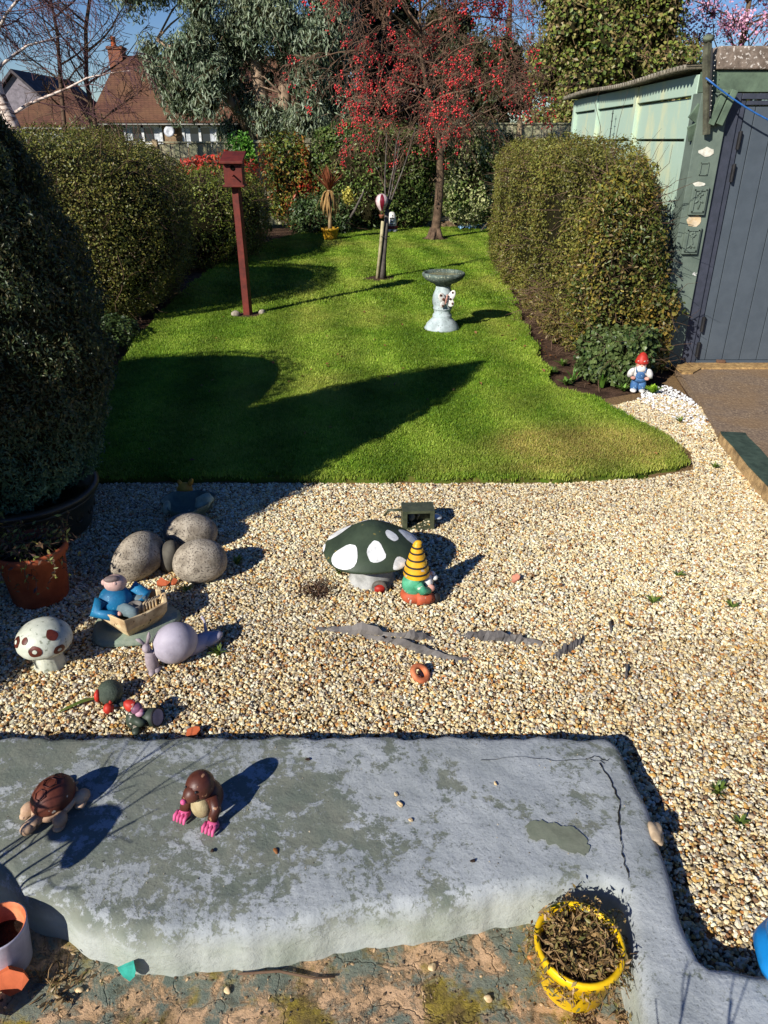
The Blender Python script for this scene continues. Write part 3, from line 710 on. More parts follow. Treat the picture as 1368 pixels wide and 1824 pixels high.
# back border
hedge('laurel_hedge', 'tall dark green glossy hedge along the back fence behind the sapling', 'hedge', (-.25, 17.75, 1.05), (1.38, .5, 1.15), [(44, 62, 26), (70, 92, 38), (96, 118, 52), (120, 132, 70), (78, 88, 44)], 19000, .075, .5, 3.0, 30, .11, .10, twigs=350, cf=.8)
hedge('photinia_shrub', 'bushy shrub with red and orange new leaves by the back fence', 'shrub', (-2.05, 17.6, 1.05), (.62, .42, .95), [(52, 72, 28), (96, 118, 44), (134, 140, 56), (170, 116, 52), (184, 62, 40)], 6000, .085, .45, 2.4, 33, .16, .14, twigs=260, cf=.9, core=.5)
hedge('photinia_shrub', 'bright red-tipped shrub topping the low hedge by the nest box', 'shrub', (-3.0, 14.4, 1.25), (.72, .5, .36), [(90, 100, 40), (186, 60, 44), (214, 70, 56), (150, 70, 44)], 2200, .085, .4, 2.2, 36, .1, .1, twigs=160, core=.55)
hedge('euonymus_shrub', 'cream variegated evergreen shrub right of the crab apple trunk', 'shrub', (1.95, 17.5, 1.08), (.72, .42, 1.05), [(58, 80, 32), (104, 124, 56), (176, 182, 116), (206, 204, 150), (92, 108, 46)], 9500, .07, .55, 2.6, 39, .13, .14, twigs=260, cf=1.1, core=.55)
hedge('ivy_shrub', 'dark leafy climber on the fence beside the tall hedge end', 'ivy', (2.72, 17.75, 1.0), (.34, .3, .95), [(34, 50, 24), (60, 78, 36), (86, 100, 50)], 4000, .08, .7, 2.4, 42, .12, .12, twigs=120, core=.6)
hedge('yellow_shrub', 'small yellow variegated shrub beside the potted cordyline', 'shrub', (-.75, 16.7, .75), (.12, .12, .15), [(178, 168, 70), (200, 190, 96), (120, 128, 52)], 420, .06, .6, 2.0, 45, .06, .05, core=.4)
hedge('low_border_shrub', 'low dark leafy shrub behind the yellow pot', 'shrub', (-1.35, 16.7, .35), (.7, .32, .42), [(40, 60, 30), (72, 94, 48), (104, 122, 74)], 4200, .075, .5, 2.3, 48, .1, .1, twigs=120, core=.6)
hedge('fence_climber', 'bright green climber over the fence top left of the red-leaved shrub', 'climber', (-3.05, 17.75, 1.55), (.34, .2, .42), [(64, 110, 36), (96, 150, 52), (130, 176, 70)], 1300, .085, .5, 2.0, 51, .1, .1, core=.4)
hedge('low_evergreen', 'small dark evergreen bush below the bare trees behind the hedge', 'bush', (-5.9, 16.8, 1.5), (.75, .5, .75), [(60, 78, 36), (96, 110, 56), (120, 128, 72)], 4000, .07, .3, 2.2, 54, .1, .1, core=.7)

# potted conifer -----------------------------------------------------------------
cf = thing('potted_conifer', 'dense dark conical conifer growing from the big dark glazed pot', 'conifer', (-1.88, 3.32, .27))
prof = np.array([(-.06, .27), (.04, .37), (.2, .49), (.54, .61), (.82, .575), (1.2, .50), (1.5, .40), (1.8, .25), (2.02, .12), (2.18, .02)])
n = 110000; Z = np.interp(RNG.random(n), np.cumsum(np.r_[0, np.diff(prof[:, 0]) * (prof[1:, 1] + prof[:-1, 1])]) / np.sum(np.diff(prof[:, 0]) * (prof[1:, 1] + prof[:-1, 1])), prof[:, 0])
A = RNG.uniform(0, 2 * PI, n); R = np.interp(Z, prof[:, 0], prof[:, 1])
U3 = np.stack([np.cos(A), np.sin(A), Z * 1.2], 1)
lump = snoise(U3, .9, 61) * .04 + snoise(U3, 2.6, 62) * .04
lump += snoise(U3, 6.0, 65) * .03
R = np.maximum(R + lump - RNG.exponential(.03, n), .01)
P = np.stack([np.cos(A) * R, np.sin(A) * R, Z], 1); N = np.stack([np.cos(A), np.sin(A), np.full(n, .35)], 1)
lf = np.clip(1 - Z / .55, 0, 1)[:, None]
c0 = palette([(36, 50, 32), (58, 74, 44), (78, 90, 54), (92, 82, 52), (54, 70, 42)], n, P, 1.6, 63, .7, .3)
c1 = palette([(56, 88, 64), (88, 124, 92), (108, 140, 104)], n, P, 2.0, 64, .6, .25)
leaves('foliage', P, N, .021, .36, c0 * (1 - lf) + c1 * lf, LM, cf, up=(0, 0, .5), tilt=.95)
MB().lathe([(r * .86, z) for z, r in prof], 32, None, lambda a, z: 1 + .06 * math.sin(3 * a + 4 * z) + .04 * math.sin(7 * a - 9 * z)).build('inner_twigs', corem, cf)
MB().tube([(0, 0, -.06), (0, 0, .2)], .04, 8).build('trunk', bark, cf)
t = NT('dark_glaze')
col = t.mix(t.ramp(t.noise(7, 6, .6), [(.4, 0), (.65, 1)]), lin(46, 44, 34), lin(66, 58, 42))
glaze = t.done(col, .35, .4)
pot = thing('glazed_pot', 'big dark glazed pot with raised pattern band holding the conifer', 'plant pot', (-1.82, 3.32, 0))
MB().lathe([(.0, .0), (.27, .0), (.30, .03), (.335, .17), (.345, .215), (.365, .225), (.37, .245), (.35, .26), (.33, .25), (.325, .235), (.0, .235)], 48).build('pot_body', glaze, pot)
MB().torus((0, 0, .205), .345, .008).build('rim_band', glaze, pot)
m = MB()
for k in range(20):
    a = k * 2 * PI / 20; M_ = Matrix.Rotation(a, 4, 'Z') @ Matrix.Translation((.322, 0, .125))
    m.torus((0, 0, 0), .02, .006, 10, 5, M_ @ Matrix.Rotation(PI / 2, 4, 'Y')); 
stuff(m.build('pattern_band', glaze, pot))

# trees -----------------------------------------------------------------------------
def grow(p, d, L, r, lvl, spec, out):
    """recursive branch: out[lvl] collects (pts, radii)"""
    s = spec[lvl]; k = s['seg']; pts = [np.array(p, float)]; rad = [r]; d = np.array(d, float); d /= np.linalg.norm(d)
    for i in range(k):
        d = d + RNG.normal(size=3) * s['wob'] + np.array([0, 0, s['grav']]); d /= np.linalg.norm(d)
        pts.append(pts[-1] + d * L / k); rad.append(max(r * (1 - (i + 1) / k * s['taper']), s.get('rmin', .002)))
    out[lvl].append((pts, rad))
    if lvl + 1 < len(spec):
        n = s['kids']; n = int(n * RNG.uniform(.75, 1.25)) or 1
        for j in range(n):
            u = s['t0'] + (1 - s['t0']) * (j + RNG.random()) / n; q = u * k; i = min(int(q), k - 1); w_ = q - i
            bp = pts[i] * (1 - w_) + pts[i + 1] * w_; br = rad[i] * (1 - w_) + rad[i + 1] * w_
            ax = (pts[i + 1] - pts[i]); ax /= np.linalg.norm(ax)
            side = RNG.normal(size=3); side -= ax * (side @ ax); side /= np.linalg.norm(side)
            an = math.radians(s['ang'] + RNG.normal() * 12)
            grow(bp, ax * math.cos(an) + side * math.sin(an), L * s['len'] * RNG.uniform(.65, 1.2) * (1.15 - .4 * u), br * s['rk'], lvl + 1, spec, out)
# crab apple
ct = thing('crab_apple_tree', 'bare crab apple tree hung with red fruit at the back of the lawn', 'tree', (1.03, 15.64, 0))
trunk = [((0, 0, -.02), .15), ((.0, 0, .12), .10), ((.04, 0, .5), .086), ((.07, 0, 1.2), .078), ((.04, 0, 1.7), .068), ((-.10, 0, 2.2), .055), ((-.24, .02, 2.7), .045), ((-.36, 0, 3.2), .035), ((-.40, 0, 4.1), .02)]
m = MB(); m.tube([p for p, r in trunk], [r for p, r in trunk], 12)
for k in range(5): a = k * 1.3 + .4; m.tube([(.05 * math.cos(a), .05 * math.sin(a), .22), (.13 * math.cos(a), .13 * math.sin(a), .05), (.24 * math.cos(a), .24 * math.sin(a), -.01)], [.06, .05, .02], 7)
m.build('trunk', bark, ct)
spec = [dict(seg=7, wob=.14, grav=-.03, taper=.75, kids=7, t0=.25, ang=48, len=.55, rk=.6),
        dict(seg=6, wob=.2, grav=-.10, taper=.8, kids=10, t0=.12, ang=50, len=.52, rk=.55, rmin=.004),
        dict(seg=5, wob=.26, grav=-.16, taper=.7, kids=4, t0=.12, ang=50, len=.55, rk=.6, rmin=.004),
        dict(seg=4, wob=.25, grav=-.18, taper=.6, kids=0, t0=0, ang=0, len=0, rk=0, rmin=.0035)]
out = [[], [], [], []]
for k in range(24):
    z = RNG.uniform(1.7, 3.9); a = k * 2.4 + RNG.normal() * .2
    i = np.interp(z, [p[2] for p, r in trunk], [p[0] for p, r in trunk])
    grow((i, 0, z), (math.cos(a), math.sin(a), RNG.uniform(.1, .8)), RNG.uniform(1.5, 2.25), .022, 0, spec, out)
branchmesh('limb', out[0], twigm, ct, 6); branchmesh('branch', out[1], twigm, ct, 4)
stuff(branchmesh('fine_twigs', out[2] + out[3], paint('red_twig', (138, 108, 88), (110, 84, 70), 4, .9, .15), ct, 3))
tips = [p for l in out[2] + out[3] for p in l[0][1:]]
tips = np.array(tips); sel = RNG.choice(len(tips), 1700, replace=False)
w8 = np.clip(.5 + 1.0 * snoise(tips[sel], .6, 71), 0, 1); sel = sel[RNG.random(len(sel)) < w8]
ico = bmesh.new(); bmesh.ops.create_icosphere(ico, subdivisions=1, radius=1.0)
iv = np.array([v.co[:] for v in ico.verts]); ifc = np.array([[v.index for v in f.verts] for f in ico.faces]); ico.free()
C = []
for i in sel:
    for q in range(RNG.integers(3, 10)): C.append(tips[i] + RNG.normal(size=3) * np.array([.035, .035, .04]) - np.array([0, 0, .04]))
C = np.array(C); br_ = RNG.uniform(.013, .02, len(C))
V = (C[:, None, :] + iv[None] * br_[:, None, None]).reshape(-1, 3); F = (ifc[None] + (np.arange(len(C)) * len(iv))[:, None, None]).reshape(-1, 3)
bc = palette([(164, 30, 38), (196, 44, 48), (206, 70, 56)], len(C), var=.2)
stuff(fastmesh('red_fruit', V, F, leafmat('fruit', 0, .35, .5), ct, np.repeat(bc, len(iv), axis=0), True))

# bare birch and two bare trees on the left
def bare_tree(name, label, loc, trunk, mat, tw, spec, nl, z0, z1, L, r, seed, group=None, up=(.3, 1.0)):
    o = thing(name, label, 'tree', loc, 0, group)
    MB().tube([p for p, _ in trunk], [q for _, q in trunk], 9).build('trunk', mat, o)
    out = [[] for _ in spec]
    for k in range(nl):
        z = z0 + (z1 - z0) * (k + RNG.random()) / nl; a = k * 2.4 + RNG.normal() * .3
        x = np.interp(z, [p[2] for p, _ in trunk], [p[0] for p, _ in trunk]); y = np.interp(z, [p[2] for p, _ in trunk], [p[1] for p, _ in trunk])
        grow((x, y, z), (math.cos(a), math.sin(a), RNG.uniform(*up)), L * RNG.uniform(.7, 1.15), r, 0, spec, out)
    branchmesh('branch', out[0], mat, o, 5)
    stuff(branchmesh('fine_twigs', [l for q in out[1:] for l in q], tw, o, 3))
    return o
t = NT('birch_bark')
col = t.mix(t.ramp(t.noise(3, 5, .6, 0, t.mapping((2, 2, 9))), [(.5, 0), (.6, 1)]), lin(226, 206, 190), lin(120, 96, 84)); birch = t.done(col, .8, .2)
tw1 = paint('birch_twig', (122, 88, 88), (96, 70, 74), 3, .9, .1); tw2 = paint('grey_twig', (112, 90, 74), (86, 70, 58), 3, .9, .1)
sb = [dict(seg=6, wob=.13, grav=.02, taper=.75, kids=9, t0=.2, ang=42, len=.5, rk=.5), dict(seg=5, wob=.16, grav=-.12, taper=.7, kids=13, t0=.1, ang=40, len=.6, rk=.5, rmin=.006), dict(seg=5, wob=.15, grav=-.22, taper=.5, kids=0, t0=0, ang=0, len=0, rk=0, rmin=.005)]
bare_tree('birch_tree', 'pale-barked bare birch at the far left behind the hedge', (-6.25, 14.0, 0), [((.1, 0, 0), .13), ((.06, 0, 1.2), .12), ((-.02, 0, 1.95), .115), ((-.18, 0, 2.5), .10), ((-.26, 0, 3.2), .085), ((-.35, 0, 4.6), .06), ((-.4, 0, 6.2), .02)], birch, tw1, sb, 20, 2.0, 6.0, 2.1, .03, 1)
sb2 = [dict(seg=6, wob=.12, grav=.05, taper=.75, kids=7, t0=.2, ang=45, len=.45, rk=.5), dict(seg=5, wob=.16, grav=.02, taper=.7, kids=8, t0=.1, ang=45, len=.55, rk=.5, rmin=.006), dict(seg=4, wob=.18, grav=.0, taper=.5, kids=0, t0=0, ang=0, len=0, rk=0, rmin=.005)]
bare_tree('bare_tree', 'slim bare tree left of the tiled house ridge', (-6.2, 16.0, 0), [((0, 0, 0), .05), ((.0, 0, 1.95), .042), ((.08, 0, 2.8), .036), ((.18, 0, 3.6), .03), ((.1, 0, 5.4), .015)], tw2, tw2, sb2, 15, 1.9, 5.2, 1.3, .02, 2)
bare_tree('bare_tree', 'slim bare tree with crooked side branches before the house roof', (-5.72, 16.4, 0), [((.02, 0, 0), .06), ((.0, 0, 1.95), .05), ((-.05, 0, 2.8), .042), ((.1, 0, 3.7), .036), ((.28, 0, 4.2), .03), ((.3, 0, 6), .012)], tw2, tw2, sb2, 14, 2.0, 5.4, 1.5, .024, 3)

# leafy crowns made of many clumps of drooping leaves
def crown_tree(name, label, loc, trunks, clumps, nleaf, leaf, W, cols, seed, droop=None, mat=bark, tilt=.8, flat=1.0, twig=None, core=0.0, sp=.8, extra=None):
    o = thing(name, label, 'tree', loc)
    for tr in trunks: MB().tube([p for p, _ in tr], [q for _, q in tr], 9).build('trunk', mat, o)
    Pn = []; Nn = []; lines = []; cm = MB()
    for (cx, cy, cz, cr) in clumps:
        k = int(nleaf * cr * cr); d = unit(RNG.normal(size=(k, 3))); rr = cr * (RNG.random(k) ** .45) * (1 + .25 * snoise(d, .7, int(abs(cx * 31 + cz * 17)) % 97))
        q = d * rr[:, None] * np.array([1, 1, flat]); Pn.append(q + np.array([cx, cy, cz])); Nn.append(d + np.array([0, -.2, .35]))
        if core: cm.ell((cx, cy, cz), (cr * core, cr * core, cr * core * flat), (cx, cy, cz), 12, 8, lambda p: 1 + .3 * math.sin(4 * p.x + cx * 9) * math.sin(5 * p.y + cz * 7) + .2 * math.sin(9 * p.z + cx * 5))
        tr = trunks[int(RNG.integers(len(trunks)))]; hd_ = math.hypot(cx, cy); z_ = min(max(cz - .25 - .75 * hd_, .6), tr[-1][0][2]); zz = [p[2] for p, _ in tr]
        b = np.array([np.interp(z_, zz, [p[0] for p, _ in tr]), np.interp(z_, zz, [p[1] for p, _ in tr]), z_]); e = np.array([cx, cy, cz]); mid = (b + e) / 2 + RNG.normal(size=3) * .25
        if np.linalg.norm(e - b) < 1.9: lines.append(([b, (b + mid) / 2 + RNG.normal(size=3) * .08, mid, (mid + e) / 2 + RNG.normal(size=3) * .08, e], [.03, .025, .018, .012, .007]))
        if twig:
            for _ in range(twig): dd = unit(RNG.normal(size=(1, 3)))[0]; lines.append(([e, e + dd * cr * .6 + RNG.normal(size=3) * .08, e + dd * cr * 1.08], [.012, .008, .004]))
    P = np.concatenate(Pn); N = np.concatenate(Nn); k = P[:, 2] + loc[2] > .05; P = P[k]; N = N[k]
    crown = leaves('crown', P, N, leaf, W, palette(cols, len(P), P, .55, seed, sp, .28), LM, o, up=droop, tilt=tilt)
    stuff(branchmesh('limbs', lines, mat, o, 5))
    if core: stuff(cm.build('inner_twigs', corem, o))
    return o
def clumpset(n, x, y, z, r, rule=None):
    L = []
    while len(L) < n:
        c = (RNG.uniform(*x), RNG.uniform(*y), RNG.uniform(*z), RNG.uniform(*r))
        if rule is None or rule(c): L.append(c)
    return L
EUC = [(64, 80, 56), (98, 116, 86), (130, 146, 116), (156, 166, 140), (108, 114, 80), (82, 94, 60)]
eb = paint('gum_bark', (176, 150, 124), (120, 98, 80), 3, .85, .2, .5, .02)
# crown outline read off as real extents at 24 m: 7.7 m left to .5 m, drooping to about 2 m
def er(c):
    x, z = c[0] - c[3] * .8, c[2]
    left = -3.55 if z > 4.45 else -3.35 + .72 * (3.9 - z) if z < 3.9 else -3.2
    if x < left: return False
    if -3.0 < c[0] < -1.35 and 4.3 < z < 5.3: return False
    return z - c[3] > (2.05 if c[0] < -1.0 else 1.2)
cl = clumpset(120, (-3.4, 2.9), (-1.3, 1.3), (1.6, 6.4), (.36, .72), er)
crown_tree('eucalyptus_tree', 'large blue-grey eucalyptus with pale trunks overhanging the house roof', (-3.9, 24, 0),
           [[((.5, 0, 0), .3), ((.45, 0, 2), .24), ((.3, 0, 3.8), .18), ((0, 0, 5.2), .13), ((-.3, 0, 7), .06)], [((.7, .1, 0), .28), ((1.0, 0, 2.5), .22), ((1.2, 0, 4.0), .17), ((1.0, 0, 6.4), .09)], [((.6, .2, 0), .22), ((-.2, .2, 2.4), .17), ((-1.2, .2, 3.6), .11), ((-2.4, 0, 4.3), .05)]],
           cl, 2100, .15, .24, EUC, 81, droop=(0, 0, -1.0), mat=eb, tilt=.6, twig=4, core=.42)
crown_tree('dark_conifer', 'tall dark evergreen behind the crab apple and the eucalyptus', (.1, 27, 0), [[((0, 0, 0), .3), ((0, 0, 4), .22), ((0, 0, 8), .08)]],
           clumpset(48, (-2.5, 2.6), (-1.0, 1.0), (1.0, 6.6), (.65, .95)), 1500, .15, .3, [(30, 38, 24), (48, 56, 34), (66, 70, 44), (58, 50, 34)], 84, droop=(0, 0, -.5), tilt=.8, twig=4, core=.55)
crown_tree('dark_conifer', 'dark evergreen filling the gap behind the right of the crab apple', (3.3, 23, 0), [[((0, 0, 0), .16), ((0, 0, 4), .1), ((0, 0, 5.2), .04)]],
           clumpset(20, (-1.4, 1.0), (-.8, .8), (.8, 4.1), (.55, .8)), 1600, .13, .35, [(40, 48, 28), (62, 70, 40), (84, 84, 52), (76, 62, 44)], 87, droop=(0, 0, -.4), tilt=.8, twig=5, core=.5)
IVY = [(66, 84, 36), (104, 122, 50), (138, 146, 66), (148, 128, 80), (120, 104, 68), (114, 132, 56)]
def ivr(c): return c[0] + c[3] < .95 - .25 * max(0, c[2] - 3.6) or c[2] < 2.9
crown_tree('ivy_clad_tree', 'broad ivy-smothered tree rising behind the corrugated garage roof', (6.55, 20.0, 0), [[((-.6, 0, 0), .2), ((-.5, 0, 2.5), .16), ((-.4, 0, 4.6), .06)], [((-1.6, .2, 0), .2), ((-1.4, .2, 2.5), .16), ((-1.2, 0, 4.4), .06)]],
           clumpset(120, (-2.75, 2.0), (-.9, .9), (1.7, 5.6), (.42, .74), ivr), 1500, .095, .72, IVY, 90, tilt=.7, twig=34, core=.5, mat=paint('dry_vine', (138, 114, 84), (106, 86, 64), 5, .9, .1), sp=.7)
pk_ = crown_tree('blossom_tree', 'tree covered in pink blossom above the garage beam at top right', (8.7, 21, 0), [[((0, 0, 0), .14), ((0, 0, 2.5), .1), ((0, 0, 5.5), .04)]],
           clumpset(36, (-1.5, 2.2), (-.8, .8), (2.9, 5.8), (.35, .55)), 900, .07, .8, [(196, 130, 160), (220, 160, 186), (232, 190, 206), (170, 100, 132)], 93, tilt=.9, twig=12)
crown_tree('evergreen_bush', 'rounded green bush below the pink blossom behind the garage', (7.3, 16.6, 0), [[((0, 0, 0), .1), ((0, 0, 2.2), .06)]],
           clumpset(16, (-1.0, 1.6), (-.6, .6), (.8, 2.9), (.45, .62)), 2000, .09, .6, [(52, 72, 28), (84, 104, 40), (120, 130, 56)], 96, tilt=.7, twig=8, core=.5)

# ------------------------------------------------------------------ back fence, board by board
t = NT('fence_board')
oi = t.new('ShaderNodeObjectInfo')
col = t.mix(t.ramp(oi.outputs['Random'], [(0, 0), (1, 1)]), lin(150, 148, 116), lin(184, 174, 144))
col = t.mix(t.ramp(t.noise(2.2, 5, .6, 0, t.mapping((6, 6, 1))), [(.45, 0), (.65, .7)]), col, lin(132, 138, 102))
t.bump(t.noise(6, 5, .6, 0, t.mapping((10, 10, 1))), .4, .01); fenb = t.done(col, .9, .15)
fenp = paint('fence_post', (176, 154, 120), (140, 124, 98), 8, .9, .15, .5, .01)
def fence(label, x0, x1, y, ztop, posts, name='board_fence'):
    o = thing(name, label, 'fence', (x0, y, 0)); proto = None; x = x0; i = 0
    while x < x1:
        h = ztop(x)
        if proto is None:
            proto = MB().add([(0, 0, 0), (.112, -.008, 0), (.112, -.03, 0), (0, -.02, 0), (0, 0, 1), (.112, -.008, 1), (.112, -.03, 1), (0, -.02, 1)],
                             [(0, 1, 2, 3), (4, 7, 6, 5), (0, 4, 5, 1), (1, 5, 6, 2), (2, 6, 7, 3), (3, 7, 4, 0)]).build('board', fenb, o, smooth=False); b = proto
        else: b = proto.copy(); link(b)
        b.parent = o; b.location = (x - x0, 0.012 * (i % 2), .05); b.scale = (1, 1, h - .05 + RNG.normal() * .004); b.rotation_euler = (0, RNG.normal() * .006, 0)
        x += .104; i += 1
    MB().box(((x1 - x0) / 2, -.018, ztop((x0 + x1) / 2) + .012), (x1 - x0, .075, .03)).build('cap_rail', fenb, o, smooth=False)
    for px in posts: MB().box((px - x0, -.03, (ztop(px) + .09) / 2), (.11, .1, ztop(px) + .09)).build('post', fenp, o, smooth=False, bevel=.008)
    return o
fence('weathered green-grey board fence between the olive hedge and the red-leaved shrub', -7.6, -1.25, 18.25, lambda x: 1.80 + .035 * (x + 3), [-5.1, -3.25, -1.4, -6.95])
fence('weathered board fence standing between the crab apple and the mint garage wall', 1.3, 5.4, 18.3, lambda x: 2.12, [3.0, 4.9])

# ------------------------------------------------------------------ houses behind
t = NT('roof_tiles')
bt = t.new('ShaderNodeTexBrick'); bt.inputs['Scale'].default_value = 1.0; bt.inputs['Brick Width'].default_value = .17; bt.inputs['Row Height'].default_value = .11; bt.inputs['Mortar Size'].default_value = .008
bt.inputs['Color1'].default_value = lin(106, 72, 58); bt.inputs['Color2'].default_value = lin(82, 56, 47); bt.inputs['Mortar'].default_value = lin(60, 44, 38)
cx_ = t.new('ShaderNodeSeparateXYZ'); t.l.new(t.coord(), cx_.inputs[0]); cb = t.new('ShaderNodeCombineXYZ')
t.l.new(t.math('ADD', cx_.outputs[0], cx_.outputs[1]), cb.inputs[0]); t.l.new(t.math('MULTIPLY', cx_.outputs[2], 1.3), cb.inputs[1]); t.l.new(cb.outputs[0], bt.inputs['Vector'])
col = t.mix(t.ramp(t.noise(.9, 5, .65), [(.42, 0), (.62, .8)]), bt.outputs['Color'], lin(112, 82, 60))
col = t.mix(t.ramp(t.noise(5, 4, .7), [(.6, 0), (.7, .7)]), col, lin(96, 62, 50))
t.bump(bt.outputs['Fac'], .6, .03); rtile = t.done(col, .9, .15)
brickm = paint('tan_brick', (158, 134, 104), (128, 104, 80), 12, .9, .15)
t = NT('chimney_brick'); bt = t.new('ShaderNodeTexBrick'); bt.inputs['Scale'].default_value = 4.5; bt.inputs['Color1'].default_value = lin(140, 84, 62); bt.inputs['Color2'].default_value = lin(112, 66, 50); bt.inputs['Mortar'].default_value = lin(120, 104, 90)
t.l.new(t.mapping((1, 1, 1), (PI / 2, 0, 0)), bt.inputs['Vector']); chb = t.done(bt.outputs['Color'], .9, .15)
wpaint = paint('white_gloss', (228, 228, 224), (206, 206, 202), 10, .4, .4)
t = NT('pane_glass'); paneg = t.done(lin(40, 46, 54), .08, .6)
curt = paint('net_curtain', (200, 204, 206), (178, 182, 186), 14, .9, .1)
gr0 = paint('old_white', (168, 164, 156), (140, 136, 130), 6, .7, .2)
ho = thing('tiled_house', 'brown tiled bungalow with brick chimney behind the fence', 'house', (-10.75, 35, 0))
def hip(x0, x1, y0, y1, ze, zr, hx0, hx1):
    ym = (y0 + y1) / 2
    v = [(x0, y0, ze), (x1, y0, ze), (x1, y1, ze), (x0, y1, ze), (x0 + hx0, ym, zr), (x1 - hx1, ym, zr)]
    v += [(x, y, z - .1) for x, y, z in v[:4]]
    f = [(0, 1, 5, 4), (1, 2, 5), (2, 3, 4, 5), (3, 0, 4), (0, 6, 7, 1), (1, 7, 8, 2), (2, 8, 9, 3), (3, 9, 6, 0), (9, 8, 7, 6)]
    return MB().add(v, f)
rf = hip(-1.6, 8.5, -.4, 6.6, 2.56, 5.15, .55, 2).build('roof', rtile, ho, smooth=False)
MB().box((3.4, 3.1, 1.2), (9.6, 6, 2.5)).build('wall', brickm, ho, smooth=False)
hip(-5.0, -1.3, -1.2, 5.0, 2.38, 3.95, 1.75, 1.75).build('wing_roof', rtile, ho, smooth=False)
MB().box((-3.15, 1.9, 1.15), (3.4, 5.6, 2.3)).build('wing_wall', brickm, ho, smooth=False)
ch = MB().box((-1.1, 3.1, 4.7), (.62, .62, 1.5)).box((-1.1, 3.1, 5.42), (.72, .72, .12)).build('chimney', chb, rf, smooth=False, bevel=.02)
MB().lathe([(.12, 5.48), (.10, 5.8), (.13, 5.82), (.12, 5.86), (.08, 5.86), (.07, 5.6)], 14, Matrix.Translation((-1.2, 3.1, 0))).build('chimney_pot', paint('terracotta', (196, 104, 62), (170, 84, 50), 12, .8, .2), rf)
MB().box((3.4, -.32, 2.43), (9.9, .06, .1)).build('fascia', gr0, ho, smooth=False)
MB().box((-3.15, -1.16, 2.26), (3.6, .06, .1)).build('fascia', gr0, ho, smooth=False)
def window(x0, x1, z0, z1, y, n, par):
    w_ = MB(); m_ = (x1 - x0) / n
    for k in range(n + 1): w_.box((x0 + k * m_, y - .03, (z0 + z1) / 2), (.1, .09, z1 - z0 + .1))
    for z in (z0, z1): w_.box(((x0 + x1) / 2, y - .031, z), (x1 - x0 - .02, .088, .1))
    o = w_.build('window', wpaint, par, smooth=False)
    for k in range(n):
        MB().box((x0 + (k + .5) * m_, y - .005, (z0 + z1) / 2), (m_ - .1, .02, z1 - z0 - .1)).build('pane', paneg, o, smooth=False)
        m = MB(); q = []
        for i in range(9):
            xx = x0 + k * m_ + .06 + i * (m_ - .12) / 8; q.append((xx, y - .018 - .006 * (i % 2)))
        s = 1 if k % 2 == 0 else -1
        for i in range(8):
            if (i < 3) if s > 0 else (i > 4): m.add([(q[i][0], q[i][1], z0 + .06), (q[i + 1][0], q[i + 1][1], z0 + .06), (q[i + 1][0], q[i + 1][1], z1 - .06), (q[i][0], q[i][1], z1 - .06)], [(0, 1, 2, 3)])
        m.build('curtain', curt, o, smooth=False)
window(-.3, 1.25, 1.7, 2.32, .1, 2, ho); window(2.2, 3.6, 1.6, 2.32, .1, 2, ho); window(-4.4, -2.0, 1.3, 2.05, -.9, 3, ho)
ds = MB().lathe([(.0, 0), (.12, .02), (.22, .07), (.225, .075), (.12, .035), (.0, .015)], 20, Matrix.Translation((1.7, -.25, 2.12)) @ Matrix.Rotation(PI / 2 - .25, 4, 'X')).build('satellite_dish', paint('dish_grey', (196, 198, 200), (180, 182, 186), 9, .5, .3), ho)
MB().tube([(1.7, .1, 2.02), (1.7, -.2, 2.1)], .02, 6).build('dish_arm', blk, ds)
h2 = thing('grey_house', 'pale grey gable-ended house behind the birch at far left', 'house', (-19.2, 44, 0))
gr_ = paint('grey_render', (142, 134, 140), (124, 118, 122), 4, .9, .1)
MB().add([(-2.6, 0, 0), (2.6, 0, 0), (2.6, 0, 2.4), (0, 0, 4.85), (-2.6, 0, 2.4), (-2.6, 8, 0), (2.6, 8, 0), (2.6, 8, 2.4), (0, 8, 4.85), (-2.6, 8, 2.4)], [(0, 1, 2, 3, 4), (9, 8, 7, 6, 5), (0, 5, 6, 1), (1, 6, 7, 2), (4, 9, 5, 0), (2, 7, 8, 3), (3, 8, 9, 4)]).build('wall', gr_, h2, smooth=False)
for s in (-1, 1):
    MB().add([(0, -.25, 4.92), (s * 2.85, -.25, 2.24), (s * 2.85, 8.2, 2.24), (0, 8.2, 4.92), (0, -.25, 5.08), (s * 2.95, -.25, 2.34), (s * 2.95, 8.2, 2.34), (0, 8.2, 5.08)], [(0, 1, 2, 3), (7, 6, 5, 4), (0, 4, 5, 1), (1, 5, 6, 2), (2, 6, 7, 3), (3, 7, 4, 0)]).build('roof', paint('slate_roof', (96, 90, 92), (78, 74, 76), 3, .9, .1), h2, smooth=False)
window(-.6, .6, 1.0, 2.2, -.01, 2, h2)
h3 = thing('far_house', 'distant house with white window glimpsed through the crab apple twigs', 'house', (1.6, 40, 0))
MB().box((0, 2, 2.1), (5, 4, 4.2)).build('wall', brickm, h3, smooth=False); hip(-2.8, 2.8, -.3, 4.3, 4.2, 6.2, 1.5, 1.5).build('roof', rtile, h3, smooth=False)
window(-1.4, .2, 2.5, 3.9, -.01, 2, h3)

